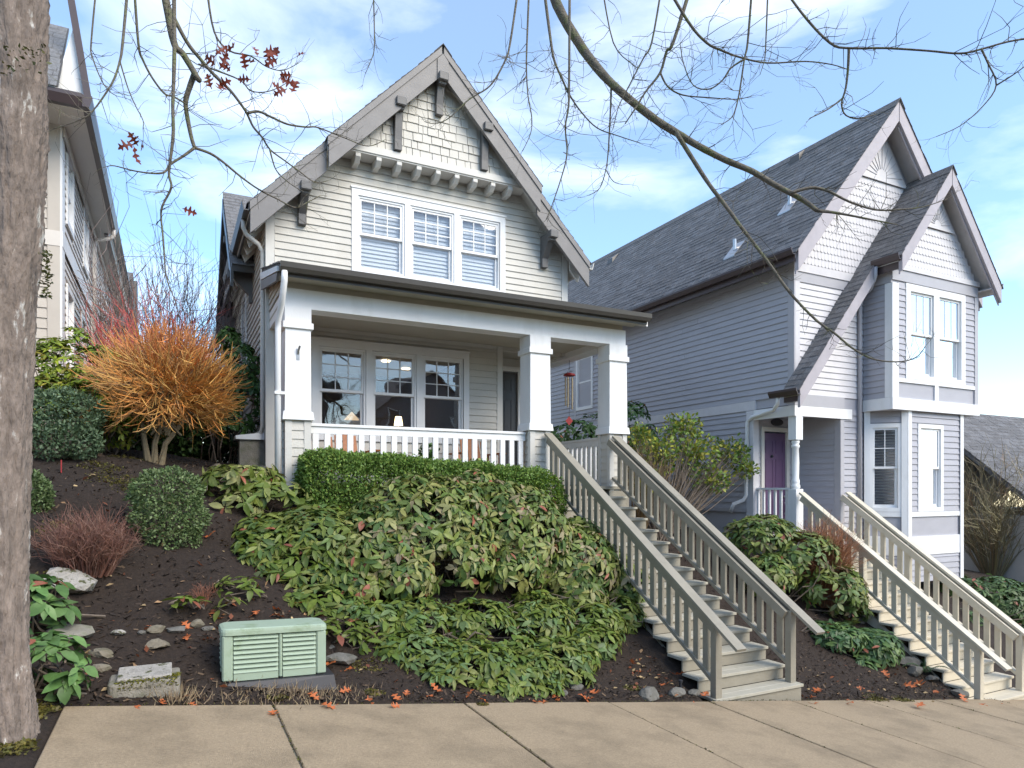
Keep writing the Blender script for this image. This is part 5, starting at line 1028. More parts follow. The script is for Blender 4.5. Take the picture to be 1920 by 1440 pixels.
# dogwood with orange twigs
ob = gnd(290, 866)
oc = onY(314, 728, ob.y)
V0 = []
def orange_bush():
    t = thing('orange_twig_dogwood', ob, 'big round dogwood bush of bare orange twigs on the upper slope', 'shrub'); b = MB(); fc = []
    cols = [(.60, .28, .07), (.62, .33, .085), (.50, .22, .06), (.64, .38, .11), (.44, .24, .085), (.66, .26, .06), (.36, .19, .07)]
    for i in range(2300):
        v = Vector((random.gauss(0, 1), random.gauss(0, 1), random.gauss(0, 1))).normalized(); 
        if v.z < -.75: continue
        rad_ = Vector((.98, .85, .80)); az_ = math.atan2(v.y, v.x); rad_ = rad_*(1+.13*math.sin(2.3*az_+1.1)*math.cos(2.6*v.z)+.09*math.sin(5.1*az_+4*v.z)); s0 = random.uniform(.25, .75); p0 = oc+Vector((v.x*rad_.x, v.y*rad_.y, v.z*rad_.z))*s0
        v2 = (v+Vector((random.gauss(0, .35), random.gauss(0, .35), random.gauss(.05, .35)))).normalized(); p1 = p0+v2*random.uniform(.12, .26); v3 = (v2+Vector((random.gauss(0, .4), random.gauss(0, .4), .22+random.gauss(0, .3)))).normalized(); p2 = p1+v3*random.uniform(.1, .24)
        if (p2-oc).length > 1.08: continue
        c = np.array(random.choice(cols))*random.uniform(.7, 1.2)
        if v.z > .6: c = c*np.array([1.0, .8, .95])
        f0 = len(b.f); b.tube([p0, p1, p2, p2+v3*.09+Vector((0, 0, .03))], [.0075, .006, .0045, .003], 3, cap=False)
        if random.random() < .7: d = (v2+Vector((random.gauss(0, .7), random.gauss(0, .7), random.gauss(0, .7)))).normalized(); b.tube([p1, p1+d*.12, p1+d*.2+Vector((0, 0, .03))], [.005, .004, .0025], 3, cap=False)
        fc += [c]*(len(b.f)-f0)
    o = b.build('twigs', m_twig, t, kind='stuff'); at = o.data.attributes.new('tint', 'FLOAT_COLOR', 'FACE'); cc = np.ones((len(fc), 4), np.float32); cc[:, :3] = np.array(fc); at.data.foreach_set('color', cc.ravel())
    tm = mat('shrub_trunk', (.20, .155, .09), .8, .3, 20)
    for dx in (-.12, .0, .13): 
        q = [ob+Vector((dx*.6, 0, -.05)), ob+Vector((dx, .02, .25)), ob.lerp(oc, .6)+Vector((dx*2.2, .05, 0)), oc+Vector((dx*4, 0, .1))]; part('trunk', tm, t, lambda b: b.tube(q, [.05, .038, .03, .012], 7))
    for i in range(50):
        v = Vector((random.gauss(0, 1), random.gauss(0, 1), random.gauss(.1, .8))).normalized(); q = [ob.lerp(oc, .45)+Vector((random.gauss(0, .08), 0, random.uniform(-.1, .2))), oc+Vector((v.x*.3, v.y*.3, v.z*.2-.1)), oc+Vector((v.x*.62, v.y*.55, v.z*.6))]; part('branch', tm, t, lambda b: b.tube(q, [.017, .012, .007], 5))
orange_bush()
g_ = onY(300, 700, 13.6); zb = tz(g_.x, 13.6)
twig_shrub('red_twig_dogwood', 'upright bare red twigged bush behind the orange one', (onY(285, 700, 13.4).x, 13.4, zb), 170, 3.0, 1.15, [(.55, .07, .07), (.60, .12, .10), (.40, .05, .06), (.55, .16, .09)], r0=.008, arch=.05, sub=4, squash=.6)
twig_shrub('bare_thicket', 'grey brown bare twigs rising behind the red twigged bush', (onY(340, 700, 15.0).x, 15.0, tz(0, 15)), 120, 4.5, 1.5, [(.13, .09, .085), (.17, .12, .11), (.11, .075, .07)], r0=.009, arch=.05, sub=7, squash=.6)
twig_shrub('bare_thicket', 'pale bare twigs growing up against the beige house wall', (onY(205, 700, 14.6).x, 14.6, tz(-1, 14.6)), 26, 4.6, .6, [(.24, .19, .17), (.19, .14, .13), (.30, .25, .22)], r0=.011, arch=.05, sub=8, squash=.8)
g_ = gnd(165, 1075); twig_shrub('brown_spirea', 'small dry reddish brown twiggy shrub on the slope near the trunk', g_, 330, .62, .42, [(.16, .065, .045), (.20, .09, .06), (.13, .055, .04), (.22, .12, .085)], r0=.004, arch=.1, sub=6, bf=.45, jitter=.22)
g_ = gnd(380, 1135); twig_shrub('brown_spirea', 'tiny dead rusty tuft above the rocks behind the cabinet', g_, 50, .22, .16, [(.25, .09, .05), (.18, .08, .05)], r0=.003, sub=2)
g_ = onY(1545, 1010, 8.05); twig_shrub('brown_spirea', 'rust brown twiggy shrub beside the cream staircase', (g_.x, 8.05, tz(g_.x, 8.05)), 480, 1.5, .46, [(.36, .15, .07), (.30, .12, .06), (.42, .20, .10)], r0=.005, arch=.15, sub=6, bf=.4, jitter=.2)
g_ = onY(1860, 900, 10.8); twig_shrub('bare_shrub', 'bare mossy branched shrub in front of the downhill house', (g_.x, 10.8, tz(g_.x, 10.8)), 150, 3.5, 1.9, [(.26, .22, .11), (.20, .165, .09), (.31, .25, .15), (.34, .22, .13)], r0=.012, arch=.1, sub=9, squash=.8)
# ferns, broad leaved plants, dry grass
g_ = gnd(1735, 1262)
fern = thing('sword_fern', g_, 'small green fern beside the foot of the cream staircase', 'fern')
for i in range(15):
    a = random.uniform(0, 6.283); d = Vector((math.cos(a), math.sin(a), 0)); ln = random.uniform(.25, .42); pts = [g_+d*ln*s+Vector((0, 0, ln*(1.3*s-1.0*s*s))) for s in (0, .25, .5, .75, 1)]
    b = MB(); sd_ = d.cross(ZV)
    for k in range(14):
        s = .12+.86*k/14; i0 = min(3, int(s*4)); p = pts[i0].lerp(pts[i0+1], s*4-i0); wl_ = .075*(1-s)**.6
        for q in (-1, 1): b.add([p-d*.008, p+d*.010, p+sd_*q*wl_+d*.02-Vector((0, 0, .01))], [(0, 1, 2)])
    b.tube(pts, .003, 3); b.build('frond', mat('fern_green', (.07, .14, .05), .5, .2, 20, transl=.2), fern)
for px, py, Y_, n, lab in ((85, 1145, 7.0, 24, 'broad leaved green plant growing over the upper boulder by the trunk'), (100, 1265, 6.35, 26, 'broad leaved green plant low beside the tree trunk')):
    g_ = gnd(px, py+40); rosette_shrub('broad_leaf_plant', lab, [(g_+Vector((-.02, 0, .22)), (.22, .22, .22)), (g_+Vector((-.15, 0, .28)), (.2, .2, .2))], n, .14, [(.10, .20, .055), (.13, .235, .075), (.085, .17, .05)], nleaf=(6, 8), tpl=LEAFB, stems=n, base=g_, cat='plant', up=1.0)
def drygrass(px, py, n, h, r, lab):
    g_ = gnd(px, py); t = thing('dry_grass', g_, lab, 'grass'); b = MB(); fc = []
    for i in range(n):
        x, y = g_.x+random.gauss(0, r), g_.y+random.gauss(0, r*.35); z = tz(x, y)-.01; a = random.uniform(0, 6.28); ln = h*random.uniform(.4, 1.2); d = Vector((math.cos(a)*random.random()*.8, math.sin(a)*random.random()*.8, 1 if random.random() < .6 else .3)).normalized(); p = Vector((x, y, z)); s_ = d.cross(Vector((.3, .8, .1))).normalized()*.004
        b.add([p-s_, p+s_, p+d*ln], [(0, 1, 2)]); fc.append(np.array(random.choice([(.36, .27, .16), (.28, .20, .12), (.42, .33, .20), (.20, .14, .09)]))*random.uniform(.7, 1.2))
    o = b.build('blades', m_straw, t, kind='stuff'); at = o.data.attributes.new('tint', 'FLOAT_COLOR', 'FACE'); cc = np.ones((len(fc), 4), np.float32); cc[:, :3] = np.array(fc); at.data.foreach_set('color', cc.ravel())
drygrass(335, 1312, 150, .13, .10, 'tuft of dry straw grass between the meter box and the cabinet'); drygrass(570, 1300, 420, .09, .27, 'cut straw stubble in front of the green utility cabinet'); drygrass(450, 1315, 60, .06, .12, 'sparse straw stubs left of the cabinet pad')
# ------------------------------------------------------------------ cabinet, boxes, rocks and other small things
cb = gnd(412, 1284); cbz = cb.z
cax = Vector((1, .0, 0)); cbx0 = cb.x+.02; cy0 = cb.y+.02
cab = thing('utility_cabinet', (cbx0+.45, cy0+.12, cbz), 'louvered mint green utility cabinet standing by the sidewalk', 'utility box')
CW, CD, CH = .86, .34, .42; sl_ = -.03   # the pad leans a little with the slope
cz = lambda x: cbz+.015+(x-cbx0)*sl_
part('cabinet_body', m_ubox, cab, lambda b: b.hexa([(cbx0+.03, cy0+.03, cz(cbx0)), (cbx0+CW-.03, cy0+.03, cz(cbx0+CW)), (cbx0+CW-.03, cy0+CD-.03, cz(cbx0+CW)), (cbx0+.03, cy0+CD-.03, cz(cbx0)), (cbx0+.03, cy0+.03, cz(cbx0)+CH), (cbx0+CW-.03, cy0+.03, cz(cbx0+CW)+CH), (cbx0+CW-.03, cy0+CD-.03, cz(cbx0+CW)+CH), (cbx0+.03, cy0+CD-.03, cz(cbx0)+CH)]))
def lid_():
    pts = []; r = .06
    for cx_, cy_, a0 in ((cbx0+CW-r+.012, cy0+CD-r+.012, 0), (cbx0+r-.012, cy0+CD-r+.012, 90), (cbx0+r-.012, cy0+r-.012, 180), (cbx0+CW-r+.012, cy0+r-.012, 270)):
        for k in range(5): t = R_(a0+22.5*k); pts.append((cx_+r*math.cos(t), cy_+r*math.sin(t)))
    b = MB(); n = len(pts); c = (cbx0+CW/2, cy0+CD/2)
    rings = [(1, CH-.035), (1, CH-.005), (.985, CH+.014), (.93, CH+.022)]
    for s, h in rings: b.v += [(c[0]+(x-c[0])*s, c[1]+(y-c[1])*s, cz(x)+h) for x, y in pts]
    for j in range(len(rings)-1):
        for k in range(n): b.f.append((j*n+k, j*n+(k+1) % n, (j+1)*n+(k+1) % n, (j+1)*n+k))
    b.f.append(tuple(range((len(rings)-1)*n, len(rings)*n))); b.f.append(tuple(range(n))[::-1])
    b.build('lid', m_ubox, cab)
lid_()
for x0, x1 in ((cbx0+.0, cbx0+.085), (cbx0+.455, cbx0+.485), (cbx0+CW-.085, cbx0+CW)):
    part('corner_post', m_ubox, cab, lambda b: b.hexa([(x, y, cz(x)+h) for h in (-.005, CH-.036) for x, y in ((x0, cy0), (x1, cy0), (x1, cy0+(.06 if x1-x0 < .05 else .085)), (x0, cy0+(.06 if x1-x0 < .05 else .085)))]), bev=.012)
for x0, x1 in ((cbx0+.09, cbx0+.45), (cbx0+.49, cbx0+CW-.09)):
    for i in range(8):
        h = .062+.0405*i; part('louver', m_ubox, cab, lambda b: b.add([(x0, cy0-.004, cz(x0)+h), (x1, cy0-.004, cz(x1)+h), (x1, cy0+.029, cz(x1)+h+.034), (x0, cy0+.029, cz(x0)+h+.034), (x0, cy0+.029, cz(x0)+h-.002), (x1, cy0+.029, cz(x1)+h-.002)], [(0, 1, 2, 3), (0, 4, 5, 1), (0, 3, 4), (1, 5, 2)]))
    part('kick_panel', m_ubox, cab, lambda b: b.hexa([(x, y, cz(x)+h) for h in (-.004, .06) for x, y in ((x0, cy0+.004), (x1, cy0+.004), (x1, cy0+.029), (x0, cy0+.029))]))
for i in range(8):
    h = .062+.0405*i; part('side_louver', m_ubox, cab, lambda b: b.add([(cbx0-.004, cy0+.09, cz(cbx0)+h), (cbx0-.004, cy0+CD-.03, cz(cbx0)+h), (cbx0+.029, cy0+CD-.03, cz(cbx0)+h+.034), (cbx0+.029, cy0+.09, cz(cbx0)+h+.034), (cbx0+.029, cy0+.09, cz(cbx0)+h-.002), (cbx0+.029, cy0+CD-.03, cz(cbx0)+h-.002)], [(0, 1, 2, 3), (0, 4, 5, 1), (0, 3, 4), (1, 5, 2)]))
pad = part('cabinet_pad', m_black, cab, lambda b: b.hexa([(cbx0-.02, cy0-.08, cz(cbx0)-.09), (cbx0+CW+.08, cy0-.10, cz(cbx0+CW)-.16), (cbx0+CW+.08, cy0+CD+.05, cz(cbx0+CW)-.16), (cbx0-.02, cy0+CD+.05, cz(cbx0)-.09), (cbx0+.05, cy0-.03, cz(cbx0)-.012), (cbx0+CW+.06, cy0-.05, cz(cbx0+CW)-.012), (cbx0+CW+.06, cy0+CD+.03, cz(cbx0+CW)-.012), (cbx0+.05, cy0+CD+.03, cz(cbx0)-.012)]))
mp0 = gnd(200, 1312); mx0, my0 = mp0.x+.0, mp0.y+.02; mz = mp0.z
meter = thing('meter_box', (mx0+.24, my0+.18, mz), 'mossy concrete meter box with a pale lid set in the mulch', 'meter box')
part('box_frame', m_concg, meter, lambda b: (b.prism([(mx0+.03, my0), (mx0+.47, my0), (mx0+.50, my0+.03), (mx0+.50, my0+.36), (mx0, my0+.36), (mx0, my0+.03)], 'Z', mz-.1, mz+.10)), bev=.012)
part('box_lid', m_boulder, meter, lambda b: b.hexa([(mx0+.06, my0+.04, mz+.101), (mx0+.44, my0+.04, mz+.101), (mx0+.44, my0+.33, mz+.101), (mx0+.06, my0+.33, mz+.101), (mx0+.06, my0+.04, mz+.125), (mx0+.44, my0+.04, mz+.125), (mx0+.44, my0+.33, mz+.155), (mx0+.06, my0+.33, mz+.155)]), bev=.006)
leafscatter('moss_fringe', [(mx0+random.uniform(.05, .48), my0+random.uniform(-.005, .03), mz+.102+random.uniform(-.06, .01)) for i in range(500)]+[(mx0+random.uniform(.40, .50), my0+random.uniform(.02, .12), mz+.11) for i in range(120)], .022, [(.22, .20, .02), (.16, .15, .02), (.10, .10, .02)], m_leafs, parent=meter, upbias=.5)
def rock_mesh(b, c, r, seed, flat=.6, rz=0):
    rr = random.Random(seed); bm = bmesh.new(); bmesh.ops.create_icosphere(bm, subdivisions=2, radius=1)
    planes = [(Vector((rr.gauss(0, 1), rr.gauss(0, 1), rr.gauss(0, 1))).normalized(), rr.uniform(.42, .78)) for i in range(10)]
    for v in bm.verts:
        for n, d in planes:
            k = v.co.dot(n)
            if k > d: v.co -= n*(k-d)
        v.co *= 1+rr.uniform(-.03, .03)
    M = Matrix.Rotation(rz, 3, 'Z'); vs_ = [Vector(c)+M @ Vector((v.co.x*r[0], v.co.y*r[1], v.co.z*r[2])) for v in bm.verts]
    b.add(vs_, [[v.index for v in f.verts] for f in bm.faces]); bm.free()
def rock(px, py, w_, label, m=None, hf=.55, group=None, name='garden_rock', up=.35, seed=None, dp=.8):
    g_ = gnd(px, py); d = Vector(_F).dot(g_); r = w_/2*d/FPX; sd_ = seed or random.randint(0, 99999)
    o = part(name, m or m_rock, None, lambda b: rock_mesh(b, g_+Vector((0, 0, r*hf*up)), (r, r*dp, r*hf), sd_, rz=random.uniform(-.4, .4)))
    tag(o, label, 'rock', group); return o
rock(110, 1100, 130, 'large pale mossy boulder beside the tree trunk, the upper of two', m_boulder, .50, name='garden_boulder', dp=.9, up=.2)
rock(110, 1195, 120, 'low flat mossy boulder below the pale one beside the trunk', m_concg, .35, name='garden_boulder', dp=1.0, up=.2)
for px, py, w_, lab, m in ((192, 1230, 55, 'flat tan stone lying above the meter box, the upper of two', m_rockt), (185, 1260, 46, 'flat tan stone touching the left of the meter box', m_rockt), (220, 1190, 32, 'small white stone alone on the mulch above the meter box', m_boulder),
    (268, 1187, 20, 'smallest grey stone left of the pointed rock', m_rock), (294, 1185, 40, 'pointed tan rock above the meter box', m_rockt), (298, 1212, 52, 'flat tan rock right above the meter box lid', m_rockt), (330, 1185, 44, 'mossy dark rock left of the squarish rock behind the cabinet', m_rock), (368, 1172, 36, 'squarish tan rock behind the left end of the cabinet', m_rockt), (392, 1180, 28, 'small brown rock touching the cabinet back', m_rock),
    (638, 1240, 66, 'angular grey rock right of the green cabinet', m_rock), (622, 1215, 20, 'little grey stone behind the angular rock', m_rock), (1078, 1290, 38, 'dark grey rock at the right end of the low green leaves', m_rock), (1056, 1302, 28, 'grey rock half under the low green leaves', m_rock), (1220, 1306, 54, 'pale flat grey rock near the taupe staircase foot', m_rock), (1268, 1302, 46, 'round mossy grey rock near the taupe staircase foot', m_rock), (1300, 1300, 34, 'upright slab rock touching the taupe staircase', m_rock),
    (1700, 1245, 60, 'long grey slab rock on the slope by the fern, the upper one', m_rock), (1715, 1262, 50, 'grey slab rock on the slope just below the fern', m_rock), (1745, 1275, 40, 'small slab rock below the fern', m_rock), (1795, 1303, 50, 'lowest grey rock at the foot of the cream staircase', m_rock), (1610, 1165, 40, 'grey rock under the drooping shrub, left', m_rock), (1650, 1165, 36, 'grey rock under the drooping shrub beside the cream stair post', m_rock),
    (400, 852, 34, 'leftmost of the grey rocks piled at the cream house corner', m_rock), (425, 850, 44, 'tallest of the grey rocks piled at the cream house corner', m_rock), (455, 868, 60, 'widest of the grey rocks piled at the cream house corner', m_rock), (488, 866, 40, 'grey rock piled against the house corner pier', m_rock), (497, 890, 44, 'dark rock beside the white downspout foot', m_rock), (405, 880, 30, 'pale chunk of rock left of the piled grey rocks', m_rockt), (440, 915, 36, 'pale rock peeking through the sparse shrub', m_rockt), (470, 960, 40, 'brown rock under the sparse shrub', m_rock)):
    rock(px, py, w_, lab, m, hf=.62 if py < 900 else .5)
g_ = gnd(115, 886); tag(part('marker_stake', m_red, None, lambda b: b.box(g_.x-.006, g_.x+.006, g_.y-.006, g_.y+.006, g_.z-.03, g_.z+.15)), 'thin red marker stake in the mulch below the boxwood', 'stake')
g_ = gnd(1276, 1288); sp = part('sprinkler_head', m_black, None, lambda b: b.lathe(tuple(g_-Vector((0, 0, .02))), [(.018, 0), (.018, .07), (.026, .075), (.026, .10), (.012, .105)], 10)); tag(sp, 'small black sprinkler head beside the taupe staircase', 'sprinkler')
g_ = gnd(600, 1255); tag(part('white_pipe', m_white, None, lambda b: b.tube([g_+Vector((0, 0, -.02)), g_+Vector((-.03, 0, .10))], .012, 8)), 'short white pipe stub beside the cabinet pad', 'pipe')
# oak leaves: lobed outline, slightly cupped
def oakleaf_mesh(name, m, seed, size=1):
    rr = random.Random(seed); out = []
    lob = [(0, .02), (.10, .03), (.16, .05), (.24, .24), (.30, .26), (.34, .08), (.42, .07), (.50, .34), (.57, .36), (.60, .10), (.68, .08), (.76, .26), (.82, .25), (.84, .08), (.92, .09), (1.0, .0)]
    cup = rr.uniform(.1, .35)
    v = []; f = []
    for y, x in lob: 
        x = x*rr.uniform(.8, 1.15); v += [(-x, y, cup*x+.10*math.sin(y*5+seed)), (0, y, .10*math.sin(y*5+seed)), (x, y+.02, cup*x*.8+.10*math.sin(y*5+seed))]
    for i in range(len(lob)-1):
        for q in (0, 1): a = 3*i+q; f.append((a, a+1, a+4, a+3))
    me = bpy.data.meshes.new(name); me.from_pydata([(a*size, b_*size, c*size) for a, b_, c in v], [], f); me.update(); me.materials.append(m); return me
OAKF = [oakleaf_mesh('oak_leaf', m_oakf, i) for i in range(5)]; OAKD = [oakleaf_mesh('oak_leaf', m_oak, 10+i) for i in range(5)]
def fallen(px, py, s):
    g_ = gnd(px, py); o = bpy.data.objects.new('fallen_oak_leaf', random.choice(OAKF)); C.objects.link(o); s = s*g_.dot(Vector(_F))/FPX
    z = g_.z+.02 if g_.y > 5.86 else swz(g_.x)+.008
    o.location = (g_.x, g_.y, z); o.scale = (s, s, s); o.rotation_euler = (random.gauss(0, .25), random.gauss(0, .25), random.uniform(0, 6.28)); return o
spots = [(355, 1310), (370, 1325), (390, 1312), (262, 1325), (575, 1305), (600, 1325), (635, 1322), (660, 1300), (690, 1310), (735, 1308), (760, 1310), (750, 1325), (800, 1313), (665, 1260), (605, 1245), (830, 1300), (850, 1310), (870, 1312), (895, 1315), (1000, 1315), (1030, 1318), (1050, 1316), (1090, 1310), (1105, 1300), (1190, 1250), (1210, 1262), (1230, 1240), (1255, 1262), (1235, 1285), (1110, 1318), (1315, 1310), (1330, 1308), (1300, 1316), (1520, 1298), (1530, 1312), (1515, 1318), (1585, 1318), (1665, 1275), (1720, 1280), (1765, 1300), (1735, 1255), (1815, 1318), (1840, 1320), (1880, 1320), (1720, 1330), (350, 1190), (375, 1200), (340, 1170), (420, 1165), (460, 1160), (480, 1150), (505, 1160), (530, 1150), (560, 1130), (440, 1130), (385, 1065), (380, 1010), (395, 990), (375, 1100), (460, 1040), (800, 1180), (830, 1190), (760, 1175), (870, 1180), (700, 1180), (720, 1160), (640, 1160), (940, 1170), (1000, 1180), (1060, 1165), (680, 1240), (225, 985), (238, 988), (305, 1325), (510, 1335), (1640, 1300), (1690, 1290)]
for i, (px, py) in enumerate(spots):
    o = fallen(px, py, random.uniform(20, 34)); 
    lab = 'fallen orange oak leaf on the bed edge left of or below the cabinet' if px < 650 and py > 1200 else 'fallen orange oak leaf on the slope behind the cabinet' if px < 650 else 'fallen orange oak leaf under or below the big pale shrub' if px < 1120 else 'fallen orange oak leaf beside the taupe staircase foot' if px < 1560 else 'fallen orange oak leaf near the cream staircase foot'
    tag(o, lab, 'leaf', lab.replace('leaf', 'leaves'))
lit = []
for i in range(420):
    px, py = random.choice([(random.uniform(640, 1240), random.uniform(1120, 1315)), (random.uniform(330, 640), random.uniform(1090, 1200)), (random.uniform(120, 480), random.uniform(880, 1300)), (random.uniform(1180, 1330), random.uniform(1220, 1310)), (random.uniform(1510, 1800), random.uniform(1230, 1318))]); g_ = gnd(px, py)
    if (5.35 < g_.x < 7.2 or 10.4 < g_.x < 12.2) and g_.y < 7.5: continue
    lit.append((g_.x, g_.y, g_.z+.015))
tag(leafscatter('leaf_litter', lit, .06, [(.26, .08, .03), (.18, .06, .03), (.34, .20, .10), (.40, .28, .14)], m_straw, upbias=1.2), 'small scattered brown leaf scraps over the mulch', 'leaf litter', kind='stuff')
# ------------------------------------------------------------------ street oak: trunk, limbs hanging into view, twigs, last dead leaves
tree = thing('oak_tree', (-.95, 5.0, swz(-.95)-.02), 'bare street oak with a thick furrowed trunk at the left and overhanging branches', 'tree')
def catmull(P, n=4):
    out = []
    for i in range(len(P)-1):
        p0, p1, p2, p3 = P[max(i-1, 0)], P[i], P[i+1], P[min(i+2, len(P)-1)]
        for k in range(n):
            t = k/n; out.append(.5*((2*p1)+(p2-p0)*t+(2*p0-5*p1+4*p2-p3)*t*t+(3*p1-p0-3*p2+p3)*t**3))
    return out+[P[-1]]
tr_c = [(-6, 1480, 0.2232), (-2, 1420, 0.209), (-8, 1330, 0.1947), (-16, 1200, 0.1852), (-14, 1000, 0.1805), (-10, 800, 0.1824), (-2, 600, 0.1824), (8, 430, 0.19), (14, 250, 0.1947), (16, 80, 0.1947), (24, -120, 0.19), (46, -330, 0.1805), (66, -560, 0.1615)]
DT = 4.25
cen = [onD(x, y, DT) for x, y, r in tr_c]; rad = [r for *_, r in tr_c]
cen2 = catmull(cen, 26); rad2 = [float(np.interp(i/26, range(len(rad)), rad)) for i in range(len(cen2))]
b = MB(); nseg = 110
for i, (c, r) in enumerate(zip(cen2, rad2)):
    for k in range(nseg):
        t = 2*math.pi*k/nseg; zz = c.z
        fr = 1.7*(.022*math.sin(9*t+1.4*math.sin(zz*2.1)+.8*zz)+.022*abs(math.sin(13*t-2.3*zz+2*math.sin(zz*3.3)))+.020*abs(math.sin(23*t+4*math.sin(zz*4)+3*zz))*math.sin(zz*11+6*math.sin(5*t))+.016*math.sin(41*t+7*math.sin(zz*7))*math.sin(zz*23+9*t)+.009*random.gauss(0, 1)+.012*math.sin(zz*9+4*t))
        b.v.append((c.x+math.cos(t)*r*(1+fr), c.y+math.sin(t)*r*(1+fr), c.z))
for i in range(len(cen2)-1):
    for k in range(nseg): b.f.append((i*nseg+k, i*nseg+(k+1) % nseg, (i+1)*nseg+(k+1) % nseg, (i+1)*nseg+k))
trunk = b.build('trunk', m_bark, tree, sm=True)
leafscatter('trunk_moss', [tuple(onD(88+random.gauss(0, 4), random.uniform(470, 560), DT-.02+random.gauss(0, .02))) for i in range(120)]+[tuple(onD(random.uniform(5, 90), random.uniform(85, 140), DT-.2)) for i in range(60)], .028, [(.08, .09, .02), (.11, .10, .03), (.05, .06, .02)], m_leafs, parent=trunk, upbias=.3)
topT = cen2[-1]
